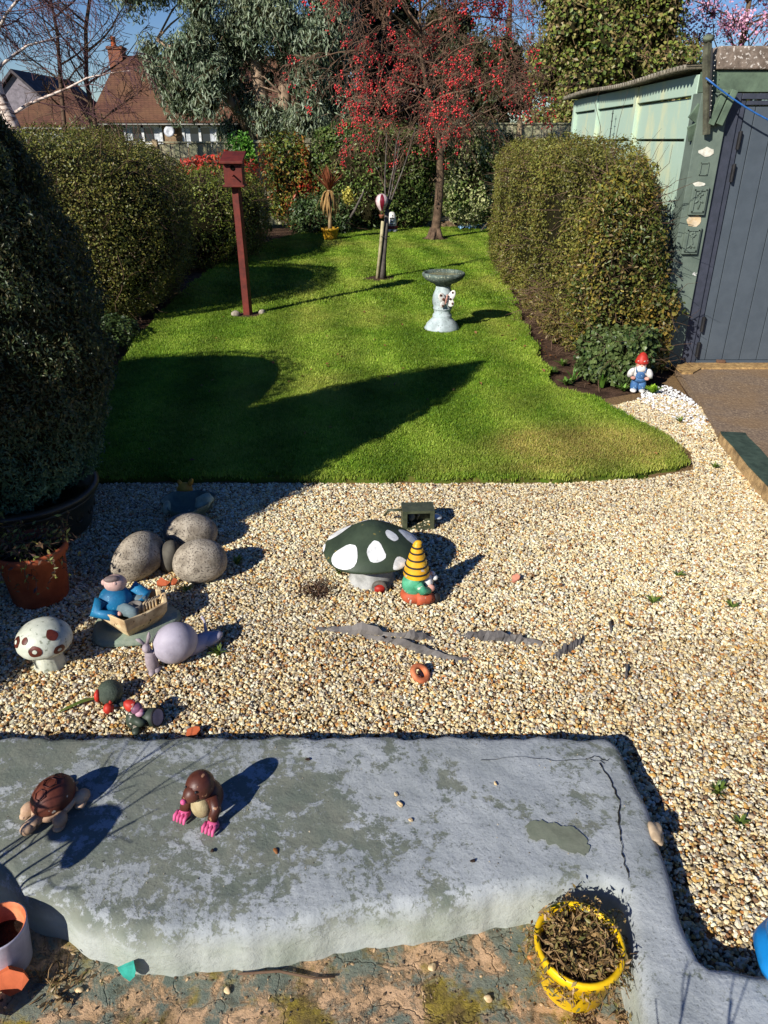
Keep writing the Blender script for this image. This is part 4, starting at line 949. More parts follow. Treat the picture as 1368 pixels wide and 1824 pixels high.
# ------------------------------------------------------------------ nest box on its post
rb = paint('red_brown_stain', (110, 42, 30), (88, 34, 26), 10, .6, .3, .3, .004)
nb = thing('nest_box', 'red-brown wooden nest box on a tall matching post in the lawn', 'nest box', (-1.55, 8.44, 0))
MB().tube([(0, 0, .0), (-.005, 0, .7), (-.015, 0, 1.4)], [.056, .055, .054], 4).build('post', rb, nb, smooth=False, bevel=.004)
MB().box((-.018, -.01, 1.49), (.19, .17, .22)).box((-.018, -.025, 1.375), (.225, .21, .022)).build('box_body', rb, nb, smooth=False, bevel=.004)
MB().add([(-.135, -.15, 1.585), (.1, -.15, 1.585), (.1, .11, 1.67), (-.135, .11, 1.67), (-.135, -.15, 1.61), (.1, -.15, 1.61), (.1, .11, 1.70), (-.135, .11, 1.70)], [(0, 3, 2, 1), (4, 5, 6, 7), (0, 1, 5, 4), (1, 2, 6, 5), (2, 3, 7, 6), (3, 0, 4, 7)]).build('sloping_lid', rb, nb, smooth=False, bevel=.003)
MB().add([(-.113, -.094, 1.6), (.077, -.094, 1.6), (.077, .074, 1.6), (-.113, .074, 1.6), (-.113, -.094, 1.605), (.077, -.094, 1.605), (.077, .074, 1.655), (-.113, .074, 1.655)], [(4, 5, 6, 7), (0, 1, 5, 4), (1, 2, 6, 5), (2, 3, 7, 6), (3, 0, 4, 7)]).build('box_top', rb, nb, smooth=False)
MB().lathe([(.0, -.002), (.019, -.002), (.019, .004), (.024, .004), (.024, -.004)], 18, Matrix.Translation((-.018, -.099, 1.545)) @ Matrix.Rotation(PI / 2, 4, 'X')).build('entrance_hole', paint('hole_black', (14, 12, 10), (10, 9, 8), 10, .9, .05), nb)
MB().tube([(-.012, -.09, 1.475), (-.012, -.17, 1.472)], .009, 8).build('perch', rb, nb)
# stones at the foot of it
granite = paint('granite', (176, 165, 147), (136, 125, 109), 16, .85, .2, .6, .008, speck=(106, 97, 86), speck_scale=130, speck_t=.57)
def rock(name, label, loc, r, rot, seed, mat, group=None, cat='boulder', amp=.028):
    rr = random.Random(seed); K = [(rr.uniform(-1, 1), rr.uniform(-1, 1), rr.uniform(-1, 1), rr.uniform(2, 4), rr.uniform(0, 6)) for _ in range(5)]
    fn = lambda p: 1 + sum(amp * math.sin((p.x * a + p.y * b + p.z * c) * w_ + ph) for a, b, c, w_, ph in K)
    o = MB().ell((0, 0, 0), r, (0, 0, 0), 32, 20, fn).build(name, mat); o.location = loc; o.rotation_euler = rot
    return tag(o, label, cat, group)
rock('stone', 'small pale stone at the left foot of the nest box post', (-1.68, 8.38, .045), (.05, .045, .04), (0, 0, .4), 3, granite, cat='stone')
rock('stone', 'small brown stone at the right foot of the nest box post', (-1.40, 8.50, .04), (.045, .04, .035), (0, 0, 1.4), 4, granite, cat='stone')
rock('stone', 'small pale stone at the far corner of the hedge soil bed', (1.9, 12.45, .02), (.07, .06, .055), (0, 0, .8), 5, granite, cat='stone')

# ------------------------------------------------------------------ bird bath and butterfly
stp = paint('pale_stone_paint', (184, 194, 194), (166, 180, 178), 12, .7, .25, .3, .004, speck=(122, 130, 120), speck_scale=70, speck_t=.64)
mossy = paint('mossy_stone', (112, 126, 116), (74, 84, 72), 16, .85, .2, .5, .006, speck=(160, 164, 140), speck_scale=60, speck_t=.6)
bb = thing('bird_bath', 'pale stone bird bath with mossy bowl standing on the lawn', 'bird bath', (.61, 7.75, .02), scale=1.07)
MB().lathe([(.0, 0), (.168, 0), (.172, .02), (.16, .035), (.15, .06), (.125, .085), (.105, .105), (.092, .12), (.095, .135), (.09, .15), (.08, .16), (.083, .19), (.085, .2)], 36).build('base', stp, bb)
MB().lathe([(.07, .19), (.088, .195), (.093, .21), (.086, .222), (.095, .25), (.1, .285), (.095, .33), (.082, .37), (.07, .40), (.066, .43), (.05, .435)], 36, None, lambda a, z: 1 + .018 * math.sin(9 * a + z * 40)).build('pedestal', stp, bb)
bw = MB().lathe([(.05, .42), (.075, .42), (.08, .435), (.13, .455), (.18, .485), (.205, .515), (.205, .535), (.19, .545), (.178, .538), (.165, .515), (.12, .49), (.0, .48)], 40).build('bowl', mossy, bb)
MB().lathe([(.0, .516), (.166, .516)], 36).build('murky_water', paint('algae_water', (150, 142, 96), (110, 110, 84), 18, .15, .5, .05), bw)
bf = thing('butterfly_ornament', 'white butterfly ornament with brown spots fixed to the bird bath pedestal', 'ornament', (.635, 7.63, .345), .1)
wwh = paint('ornament_white', (236, 232, 224), (214, 208, 198), 25, .6, .3); brn = paint('ornament_brown', (96, 58, 44), (78, 46, 36), 30, .6, .3)
MB().ell((0, -.012, 0), (.012, .012, .045), (0, .2, 0), 10, 8).ell((.008, -.012, .045), (.012, .012, .013), nu=10, nv=8).build('body', paint('ornament_pink', (188, 140, 124), (160, 110, 96), 25), bf)
m = MB(); m.ell((-.045, 0, .025), (.038, .008, .052), (0, -.45, .3), 14, 10).ell((-.035, 0, -.045), (.028, .008, .036), (0, .35, .3), 14, 10).build('wing', wwh, bf)
MB().ell((.055, 0, .04), (.034, .008, .062), (0, .45, -.3), 14, 10).ell((.048, 0, -.03), (.036, .008, .04), (0, -.3, -.3), 14, 10).build('wing', wwh, bf)
m = MB()
for x, z, r_ in ((-.06, .05, .012), (-.03, .01, .014), (-.035, -.055, .011), (.062, .075, .011), (.04, .012, .012), (.065, -.035, .012)): m.ell((x, -.009 - .004, z), (r_, .005, r_), nu=10, nv=6)
m.build('spots', brn, bf)

# ------------------------------------------------------------------ sapling, stake, balloon ornament
sp_ = thing('sapling', 'young grey-barked sapling with bare upright shoots in the lawn', 'sapling', (-.02, 10.9, .02))
gbk = paint('grey_bark', (112, 104, 96), (84, 78, 72), 9, .9, .15, .6, .01)
MB().tube([(.0, 0, 0), (.015, 0, .3), (.045, 0, .65), (.065, 0, .93)], [.055, .036, .034, .03], 8).build('trunk', gbk, sp_)
ss_ = [dict(seg=6, wob=.07, grav=.03, taper=.75, kids=5, t0=.2, ang=30, len=.5, rk=.5, rmin=.004), dict(seg=4, wob=.12, grav=.02, taper=.6, kids=3, t0=.2, ang=35, len=.5, rk=.6, rmin=.003), dict(seg=3, wob=.12, grav=0, taper=.5, kids=0, t0=0, ang=0, len=0, rk=0, rmin=.003)]
out = [[], [], []]
for d in ((-.12, 0, 1), (.16, .1, 1), (.4, 0, .9), (-.02, .2, 1)): grow((.06, 0, .9), d, RNG.uniform(.75, 1.15), .014, 0, ss_, out)
branchmesh('shoot', out[0], gbk, sp_, 5); branchmesh('fine_twigs', out[1] + out[2], twigm, sp_, 3)
stk = tag(MB().tube([(-.1, 10.87, 0), (-.055, 10.86, .4), (-.015, 10.85, .80)], .024, 8).build('support_stake', paint('stake_wood', (190, 178, 140), (160, 150, 114), 10, .9, .15, .4, .005)), 'pale round wooden stake leaning beside the sapling trunk', 'stake')
MB().torus((.012, 10.87, .6), .058, .005, 16, 5, None, 1.1).build('tie', blk, stk)
bo = thing('balloon_ornament', 'white and crimson hot-air balloon ornament hung on the sapling', 'ornament', (-.03, 10.80, .9))
ep = [(.0, .255), (.03, .25), (.06, .232), (.083, .2), (.09, .165), (.082, .125), (.06, .085), (.04, .055), (.028, .04)]
MB().lathe(ep, 24).build('envelope', paint('balloon_white', (226, 206, 200), (206, 180, 176), 20, .5, .3), bo)
crim = paint('crimson', (126, 24, 44), (104, 18, 36), 20, .45, .4)
for k in range(4):
    a0 = -PI / 2 + .05 + k * PI / 2; v = []; f = []
    for r_, z in ep[1:]:
        for j in range(5): a = a0 + (j - 2) * .17 * (r_ / .09) ** .4; v.append(((r_ + .003) * math.cos(a), (r_ + .003) * math.sin(a), z))
    for i in range(len(ep) - 2):
        for j in range(4): f.append((i * 5 + j, i * 5 + j + 1, (i + 1) * 5 + j + 1, (i + 1) * 5 + j))
    MB().add(v, f).build('crimson_panel', crim, bo)
tc = paint('terracotta', (196, 104, 62))
MB().lathe([(0, -.055), (.026, -.055), (.036, -.02), (.04, -.015), (.034, -.012), (.0, -.015)], 16).build('basket', paint('basket_clay', (190, 120, 92), (160, 96, 74), 20), bo)
m = MB()
for k in range(4): a = k * PI / 2 + .6; m.tube([(.03 * math.cos(a), .03 * math.sin(a), -.015), (.028 * math.cos(a), .028 * math.sin(a), .045)], .003, 4)
m.build('ropes', brn, bo)

# ------------------------------------------------------------------ cordyline in the yellow pot
cy = thing('cordyline', 'spiky red-brown cordyline with drooping dead leaves in yellow pot', 'plant', (-1.07, 15.45, .22))
MB().tube([(0, 0, -.03), (.01, 0, .3), (0, 0, .72)], [.045, .035, .035], 8).build('trunk', paint('cord_trunk', (176, 152, 116), (140, 116, 86), 9, .9, .1), cy)
dead = paint('dead_leaf', (168, 134, 84), (140, 106, 66), 5, .8, .15); redl = paint('red_leaf', (122, 66, 48), (150, 90, 56), 4, .6, .2)
def strap_leaf(L, wd, path, mat):
    v = []; f = []; K = 8
    for i in range(K + 1):
        s = i / K; w_ = wd * (1 - s ** 3) * (.55 + .45 * min(1, s * 4)); x, z = path(s); x *= L; z *= L
        v += [(x, -w_, z + w_ * .4), (x, 0, z), (x, w_, z + w_ * .4)]
    for i in range(K): f += [(i * 3, i * 3 + 3, i * 3 + 4, i * 3 + 1), (i * 3 + 1, i * 3 + 4, i * 3 + 5, i * 3 + 2)]
    return MB().add(v, f).build('leaf', mat, cy)
up_ = strap_leaf(.6, .021, lambda s: (.5 * s, .92 * s - .18 * s * s), redl); dn = strap_leaf(.56, .024, lambda s: (.52 * math.sin(s * 1.5), .22 * s - .98 * s * s), dead)
for i in range(40):
    b = up_ if i == 0 else up_.copy()
    if i: link(b); b.parent = cy
    u = (i / 39); b.location = (0, 0, .70); b.rotation_euler = (0, -.42 + .85 * u, i * 2.4); k = RNG.uniform(.75, 1.05); b.scale = (k, k, k)
for i in range(44):
    b = dn if i == 0 else dn.copy()
    if i: link(b); b.parent = cy
    b.location = (0, 0, .72 - .12 * RNG.random()); b.rotation_euler = (0, RNG.uniform(-.15, .35), i * 2.4); k = RNG.uniform(.7, 1.05); b.scale = (k * RNG.uniform(.6, 1), k, k)
ylp = paint('yellow_pot', (206, 162, 42), (180, 132, 34), 12, .5, .35)
yp = thing('yellow_pot', 'yellow plant pot holding the cordyline at the back of the lawn', 'plant pot', (-1.07, 15.45, .02))
MB().lathe([(0, 0), (.12, 0), (.135, .06), (.165, .19), (.178, .195), (.18, .235), (.165, .238), (.155, .2), (0, .19)], 28).build('pot_body', ylp, yp)
m = MB(); m.lathe([(0, .2), (.155, .2)], 20).build('potting_soil', soil, yp)

# ------------------------------------------------------------------ white ornament with red band, litter at the back
lh = thing('lighthouse_ornament', 'white tower ornament with dark red band by the back hedge', 'ornament', (.17, 16.9, .02))
MB().lathe([(.07, .1), (.105, .12), (.1, .2), (.085, .32), (.07, .37), (.045, .405), (.0, .415)], 20).build('tower', wwh, lh)
MB().lathe([(.1, .075), (.135, .08), (.14, .12), (.11, .135)], 20).build('red_band', paint('dull_red', (140, 44, 44), (112, 36, 38), 20), lh)
MB().lathe([(.0, .0), (.13, .0), (.115, .075), (.0, .08)], 20, None, lambda a, z: 1 + .08 * math.sin(5 * a)).build('foot', wwh, lh)
m = MB(); m.box((0, -.1, .22), (.035, .03, .03)).box((.005, -.078, .345), (.016, .02, .016)).box((0, -.095, .29), (.1, .025, .012)).box((0, -.1, .165), (.12, .03, .012), 0).ell((0, -.125, .035), (.022, .012, .03), nu=10, nv=6).build('window', paint('slot_dark', (52, 50, 50)), lh, smooth=False)
def crumple(name, label, loc, sx, sy, h, mat, cat, seed):
    r = np.random.default_rng(seed); n = 22; v = []; f = []
    for i in range(n):
        for j in range(n): v.append(((i / (n - 1) - .5) * sx * (1 + .2 * math.sin(j * .9)), (j / (n - 1) - .5) * sy * (1 + .2 * math.sin(i * 1.1)), .012 + abs(h * math.sin(i * 1.3 + j * .7) * math.sin(j * 1.7 - i * .4)) + r.random() * h * .3))
    for i in range(n - 1):
        for j in range(n - 1): f.append((i * n + j, (i + 1) * n + j, (i + 1) * n + j + 1, i * n + j + 1))
    o = MB().add(v, f).build(name, mat); o.location = loc; sm = o.modifiers.new('solid', 'SOLIDIFY'); sm.thickness = .003
    return tag(o, label, cat)
crumple('blue_sheet', 'crumpled light blue plastic sheet at the back edge of the lawn', (1.98, 17.6, .01), .55, .5, .09, paint('blue_plastic', (104, 152, 190), (140, 180, 206), 14, .4, .4), 'plastic sheet', 3)
crumple('white_bag', 'crumpled cream bag beside the timber at the back of lawn', (2.42, 17.75, .02), .3, .4, .1, paint('cream_bag', (214, 208, 184), (180, 170, 146), 14, .6, .3), 'bag', 5)
pl_ = [paint('old_plank', (150, 126, 98), (112, 92, 72), 10, .9, .1), paint('orange_plank', (190, 128, 74), (160, 104, 60), 10, .9, .1), paint('pale_plank', (206, 196, 180), (176, 164, 148), 10, .8, .1)]
for lab, loc, dm, rz, mt in (('orange-brown board lying lowest in the timber heap by the hedge end', (2.75, 18.0, .09), (.6, .3, .14), .1, 1), ('grey-brown plank on top of the orange board in timber heap', (2.78, 18.02, .19), (.85, .25, .05), -.05, 0), ('pale plank topmost on the timber heap by the hedge end', (2.8, 18.04, .245), (.7, .2, .05), .06, 2)):
    o = tag(MB().box((0, 0, 0), dm).build('timber_plank', pl_[mt], smooth=False, bevel=.01), lab, 'plank', 'timber heap at the back'); o.location = loc; o.rotation_euler = (0, 0, rz)
for lab, loc, dm, rz, mt in (('weathered board lying at the fence foot right of the trunk', (1.45, 17.95, .08), (.7, .12, .14), .1, 0), ('pale log edging stacked on the weathered board behind the trunk', (1.5, 18.0, .19), (.55, .1, .08), .0, 2)):
    o = tag(MB().box((0, 0, 0), dm).build('edging_board', pl_[mt], smooth=False, bevel=.01), lab, 'board'); o.location = loc; o.rotation_euler = (0, 0, rz)
for lab, a, b, r_ in (('bare leaning grey branch right of the potted cordyline', (-.95, 16.6, 0), (-.42, 16.75, .85), .035), ('bare leaning stick below the cream variegated shrub', (2.1, 17.05, 0), (2.45, 17.15, .45), .022)):
    A_, B_ = Vector(a), Vector(b); mid = (A_ + B_) / 2 + Vector((.06, 0, .05)); tag(MB().tube([A_, mid, B_], [r_, r_ * .8, r_ * .5], 7).build('leaning_branch', gbk), lab, 'branch')

# ------------------------------------------------------------------ plants and gnome by the garage
def clump(name, label, cat, loc, n, L, wd, cols, lean, seed):
    o = thing(name, label, cat, loc); r = np.random.default_rng(seed); V = []; F = []; C = []
    for i in range(n):
        a = r.uniform(0, 6.28); l = L * r.uniform(.55, 1.1); le = lean * r.uniform(.3, 1.2); w_ = wd * r.uniform(.7, 1.2); d = np.array([math.cos(a), math.sin(a), 0]); s = np.array([-d[1], d[0], 0]); b0 = d * L * .1 * r.random()
        c = np.array(lin(*cols[r.integers(len(cols))])[:3]) * r.uniform(.75, 1.2); k0 = len(V)
        for u in (0, .4, .75, 1):
            ww = w_ * (1 - u ** 2.5) * (.7 + .6 * u); p = b0 + d * l * le * u ** 1.6 + np.array([0, 0, l * (1 - .35 * le * u) * u]); V += [p - s * ww, p + s * ww]; C += [c, c]
        for q in range(3): F.append((k0 + q * 2, k0 + q * 2 + 1, k0 + q * 2 + 3, k0 + q * 2 + 2))
    fastmesh('leaves', np.array(V), np.array(F), LM, o, np.array(C)); return o
LIME = [(128, 168, 40), (160, 196, 64), (104, 140, 36)]; GRN = [(70, 110, 36), (98, 136, 50), (120, 156, 70)]
clump('lime_plant', 'bright lime-green leafy plant in the hedge soil bed', 'plant', (1.72, 7.35, -.02), 42, .16, .018, LIME, .8, 1)
clump('strap_leaved_plant', 'green strap-leaved plant left of the red-hatted gnome', 'plant', (1.80, 5.85, -.02), 22, .2, .012, GRN, .7, 2)
clump('strap_leaved_plant', 'small strap-leaved plant near the corner of the soil bed', 'plant', (1.6, 6.0, -.02), 16, .13, .010, GRN, .8, 3)
clump('lime_plant', 'low lime-green plant at the foot of the red-hatted gnome', 'plant', (2.14, 5.62, 0), 34, .085, .016, LIME, .9, 4)
for i, (x, y, lab) in enumerate(((1.47, 6.25, 'low green weed cluster in the soil bed near the lawn corner'), (1.62, 6.5, 'low green weed cluster in the soil bed below the lime plant'), (1.52, 5.92, 'low green weed at the front edge of the soil bed'), (1.95, 5.75, 'low green weed just left of the gnome feet'), (1.72, 6.25, 'low green weed between the two strap-leaved plants'))):
    clump('weed', lab, 'weed', (x, y, -.02), 40, .07, .014, GRN + [(90, 100, 50)], 1.1, 10 + i)
skin = paint('clay_skin', (222, 168, 148), (196, 138, 120), 30, .6, .3); blue = paint('denim_blue', (70, 112, 160), (54, 92, 136), 22, .6, .3, speck=(150, 180, 204), speck_scale=50, speck_t=.62)
redh = paint('gnome_red', (196, 56, 40), (170, 44, 34), 20, .5, .3, speck=(198, 188, 172), speck_scale=38, speck_t=.67)
gn = thing('garden_gnome', 'garden gnome in red hat, white shirt and blue dungarees beside the garage', 'gnome', (2.04, 5.68, .0), -.25)
MB().ell((-.03, 0, .05), (.032, .034, .06), nu=14, nv=10).ell((.028, 0, .05), (.032, .034, .06), nu=14, nv=10).ell((0, 0, .105), (.062, .05, .035), nu=18, nv=10).build('dungarees', blue, gn)
MB().ell((-.034, -.025, .012), (.026, .04, .016), nu=12, nv=8).ell((.034, -.025, .012), (.026, .04, .016), nu=12, nv=8).build('shoes', wwh, gn)
MB().ell((0, .005, .155), (.066, .05, .05), nu=20, nv=12).ell((-.07, -.01, .15), (.026, .028, .045), (.3, .35, 0), 12, 8).ell((.07, -.01, .15), (.026, .028, .045), (.3, -.35, 0), 12, 8).build('shirt', wwh, gn)
MB().ell((0, -.048, .145), (.035, .01, .03), nu=12, nv=8).tube([(-.03, -.045, .165), (-.036, -.03, .2)], .007, 6).tube([(.03, -.045, .165), (.036, -.03, .2)], .007, 6).build('bib', blue, gn)
MB().ell((-.052, -.05, .12), (.02, .016, .014), nu=10, nv=8).ell((.052, -.05, .12), (.02, .016, .014), nu=10, nv=8).build('hands', skin, gn)
hd = MB().ell((0, -.005, .215), (.04, .04, .04), nu=18, nv=12).ell((0, -.046, .215), (.009, .01, .009), nu=8, nv=6).build('head', skin, gn)
MB().ell((0, -.03, .192), (.038, .028, .032), nu=16, nv=10, fn=lambda p: 1 + .06 * math.sin(11 * p.x)).build('beard', wwh, gn)
MB().ell((-.015, -.042, .226), (.004, .004, .005), nu=6, nv=5).ell((.015, -.042, .226), (.004, .004, .005), nu=6, nv=5).build('eyes', blk, gn)
MB().lathe([(.052, .232), (.054, .242), (.047, .262), (.035, .29), (.018, .31), (.0, .318)], 20).build('hat', redh, gn)

# ------------------------------------------------------------------ ornaments on the gravel
tcm = paint('clay_pot', (186, 96, 58), (160, 78, 48), 7, .75, .2, .15, .003)
tp = thing('terracotta_pot', 'orange terracotta pot with trailing weeds in front of the big dark pot', 'plant pot', (-1.52, 2.72, -.005), 0, scale=.88)
MB().lathe([(0, 0), (.125, 0), (.132, .015), (.155, .25), (.172, .255), (.176, .285), (.168, .3), (.158, .297), (.15, .25), (0, .24)], 40).build('pot_body', tcm, tp)
MB().lathe([(0, .262), (.08, .268), (.151, .255)], 24).build('potting_soil', paint('dark_compost', (58, 46, 38), (40, 32, 28), 40, .95, .05, .8, .01), tp)
def potplant(name, label, loc, n, r, h, cols, seed, leaf=.02, twig=None, droop=.0, parent=None, nleaf=8, cat='plant'):
    o = thing(name, label, cat, loc); L = []; Q = []
    for i in range(n):
        a = RNG.uniform(0, 6.28); rr = r * math.sqrt(RNG.random()); p = np.array([math.cos(a) * rr * .7, math.sin(a) * rr * .7, 0]); d = np.array([math.cos(a) * RNG.uniform(.2, 1.1), math.sin(a) * RNG.uniform(.2, 1.1), 1.0]); pts = [p]
        for k in range(5): d = d + RNG.normal(size=3) * .45 + np.array([0, 0, -droop]); d /= np.linalg.norm(d); pts.append(pts[-1] + d * h / 5 * RNG.uniform(.7, 1.3))
        L.append((pts, [.0022, .002, .0018, .0015, .0012, .001]))
        for k in range(nleaf): q = RNG.integers(1, 6); Q.append(pts[q] + RNG.normal(size=3) * .008)
    branchmesh('stems', L, twig or twigm, o, 3); Q = np.array(Q)
    leaves('leaves', Q, RNG.normal(size=Q.shape) + np.array([0, 0, .6]), leaf, .4, palette(cols, len(Q), var=.3), LM, o, tilt=.8)
    return o
potplant('trailing_weeds', 'straggly green and brown weeds spilling from the terracotta pot', (-1.52, 2.72, .232), 90, .15, .17, [(104, 118, 56), (140, 146, 78), (120, 92, 60), (88, 66, 66)], 1, .026, None, .35)
rock('boulder', 'egg-shaped granite boulder leaning behind the boat ornament', (-1.13, 2.90, .095), (.10, .135, .11), (.1, .25, -.5), 11, granite, 'granite boulders on the gravel')
rock('boulder', 'granite boulder with a mossy spot, rearmost of the three', (-.95, 3.15, .085), (.128, .105, .092), (.05, .12, .1), 12, granite, 'granite boulders on the gravel')
rock('boulder', 'round pale granite boulder nearest the lawn shadow edge, rightmost of three', (-.84, 2.87, .088), (.13, .105, .10), (0, -.05, .05), 13, granite, 'granite boulders on the gravel')
rock('cobble', 'small dark grey cobble wedged between the three granite boulders', (-1.0, 2.94, .07), (.05, .065, .09), (.2, .2, .2), 14, paint('dark_cobble', (92, 88, 78), (74, 70, 64), 14, .8, .2, .3, .004), cat='cobble')
def shard(label, loc, r, seed, mat, name='terracotta_shard', rot=(0, 0, 0)):
    rr = random.Random(seed); n = 7; pts = [(r * math.cos(i * 2 * PI / n) * rr.uniform(.5, 1.2), r * math.sin(i * 2 * PI / n) * rr.uniform(.5, 1.2)) for i in range(n)]
    v = [(x, y, .012 * math.sin(x / r * 1.4)) for x, y in pts] + [(x * .95, y * .95, .010 + .012 * math.sin(x / r * 1.4)) for x, y in pts]
    o = MB().add(v, [tuple(range(n - 1, -1, -1)), tuple(range(n, 2 * n))] + [(i, (i + 1) % n, n + (i + 1) % n, n + i) for i in range(n)]).build(name, mat, smooth=False); o.location = loc; o.rotation_euler = rot; return tag(o, label, 'shard')
shard('orange terracotta shard on the gravel below the dark cobble', (-1.0, 2.79, .02), .026, 2, tcm, rot=(.9, .3, .5)); shard('small terracotta shard leaning beside the rightmost boulder', (-.955, 2.80, .015), .016, 3, tcm, rot=(.6, .2, 1.5)); shard('flat terracotta shard on the gravel nearest the platform edge', (-.64, 1.86, .015), .03, 4, tcm, rot=(.2, .1, 0))
shard('pink clay shard alone on the open gravel right of the striped-hat gnome', (.6, 2.83, .012), .022, 5, paint('pink_clay', (206, 140, 112), (186, 120, 96), 20), rot=(.2, .1, .4))
# broken green leaf dish with yellow flower head
dgr = paint('dish_green', (92, 106, 92), (122, 134, 112), 16, .6, .3)
fd = thing('leaf_dish', 'broken grey-green leaf-shaped dish on the gravel by the boulders', 'ornament', (-1.05, 3.5, 0), .3)
MB().lathe([(0, .012), (.06, .012), (.1, .035), (.128, .085), (.134, .088), (.13, .07), (.105, .02), (.065, .0), (0, 0)], 36, None, lambda a, z: 1 + .13 * math.sin(3 * a + .6) + .06 * math.sin(7 * a)).build('dish', dgr, fd)
m = MB(); m.ell((.085, -.03, .085), (.055, .042, .02), (.55, -.5, .3), 16, 10, lambda p: 1 + .12 * math.sin(5 * p.x + 4 * p.y)).build('pale_petal', paint('petal_pale', (176, 184, 152), (150, 158, 130), 20, .6, .3), fd)
MB().ell((-.11, -.02, .07), (.022, .05, .03), (.2, .5, 0), 12, 8).build('petal', paint('petal_pale', (0, 0, 0)), fd)
yf = thing('yellow_flower_ornament', 'yellow clay tulip head lying behind the grey-green leaf dish', 'ornament', (-1.11, 3.68, .03), 0)
ym = paint('ochre_yellow', (196, 148, 54), (166, 112, 44), 18, .6, .3)
MB().ell((0, 0, .03), (.045, .035, .05), (0, .2, 0), 18, 12).ell((-.02, 0, .07), (.014, .012, .028), (0, -.3, 0), 10, 8).ell((.035, 0, .075), (.014, .012, .034), (0, .5, 0), 10, 8).build('flower_head', ym, yf)

# fisherman in a boat
bt_ = thing('boat_ornament', 'ornament of a reclining man in blue lying in a cream rowing boat', 'ornament', (-1.03, 2.49, 0), 0, scale=1.08)
MB().lathe([(0, 0), (.145, 0), (.152, .012), (.14, .028), (0, .03)], 36, Matrix.Translation((.0, -.0, 0)), lambda a, z: 1 + .08 * math.sin(2 * a + .5) + .05 * math.sin(5 * a)).build('base', paint('sea_green', (122, 138, 120), (148, 158, 138), 14, .6, .3, .4, .006), bt_)
cw = paint('boat_cream', (224, 200, 156), (186, 154, 114), 16, .75, .2, .3, .004, speck=(96, 76, 56), speck_scale=40, speck_t=.64)
hull = [(-.135, -.03), (-.07, -.08), (.015, -.135), (.08, -.07), (.132, .0), (.1, .085), (-.03, .09), (-.115, .06)]
n = len(hull); ce = (-.005, -.01)
sc2 = lambda p, k, z: (ce[0] + (p[0] - ce[0]) * k, ce[1] + (p[1] - ce[1]) * k, z)
v = [sc2(p, .74, .026) for p in hull] + [sc2(p, .97, .07) for p in hull] + [sc2(p, 1.02, .112 + (.012 if i == 2 else 0)) for i, p in enumerate(hull)] + [sc2(p, .9, .112) for p in hull] + [sc2(p, .7, .045) for p in hull]
f = [(k * n + i, k * n + (i + 1) % n, (k + 1) * n + (i + 1) % n, (k + 1) * n + i) for k in range(4) for i in range(n)] + [tuple(range(n - 1, -1, -1)), tuple(4 * n + i for i in range(n))]
hu = MB().add(v, f).build('hull', cw, bt_, smooth=False, bevel=.003)
MB().box((.085, .06, .11), (.02, .02, .04), .4).build('stern_post', cw, bt_, smooth=False, bevel=.004)
bl_ = paint('jumper_blue', (30, 118, 160), (24, 98, 140), 20, .55, .3, speck=(90, 160, 190), speck_scale=80, speck_t=.66); jean = paint('worn_grey_blue', (112, 130, 134), (92, 108, 112), 20, .7, .2)
MB().ell((-.06, .005, .12), (.062, .055, .055), (0, .3, .3), 18, 12).tube([(-.095, -.04, .145), (-.115, -.065, .105), (-.06, -.072, .098), (-.035, -.06, .095)], [.026, .024, .02, .016], 9).tube([(-.01, .045, .15), (.04, .045, .115), (.03, .01, .1)], [.026, .024, .018], 9).build('jumper', bl_, bt_)
MB().ell((-.055, .015, .185), (.042, .04, .034), (-.6, 0, .2), 18, 12).ell((-.045, -.012, .2), (.009, .01, .012), nu=8, nv=6).ell((-.1, .02, .185), (.01, .012, .012), nu=8, nv=6).build('head', paint('clay_pale_skin', (214, 180, 168), (190, 156, 146), 30, .6, .3), bt_)
MB().ell((-.058, .0, .212), (.03, .026, .014), (-.5, 0, .2), 14, 8).build('cap', paint('cap_grey', (150, 130, 124), (118, 104, 100), 30), bt_)
MB().tube([(-.03, -.03, .1), (.02, -.055, .1), (.035, -.07, .06)], [.028, .024, .016], 9).tube([(-.02, .02, .1), (.035, .03, .105), (.055, .01, .07)], [.028, .024, .016], 9).build('trousers', jean, bt_)
MB().ell((-.03, -.062, .1), (.013, .012, .01), nu=8, nv=6).ell((.03, .005, .104), (.013, .012, .01), nu=8, nv=6).build('hands', skin, bt_)
MB().lathe([(0, .08), (.022, .08), (.026, .118), (.022, .118), (.019, .1), (0, .1)], 16, Matrix.Translation((.02, -.025, 0))).build('bucket', paint('bucket_grey', (132, 126, 118), (108, 102, 96), 20), bt_)
m = MB()
for k in range(5): m.tube([(.05 + k * .009, -.03 + k * .009, .07), (.047 + k * .009, -.022 + k * .009, .112), (.06 + k * .009, -.002 + k * .009, .118)], .0055, 6)
m.build('ribbed_creel', cw, bt_)

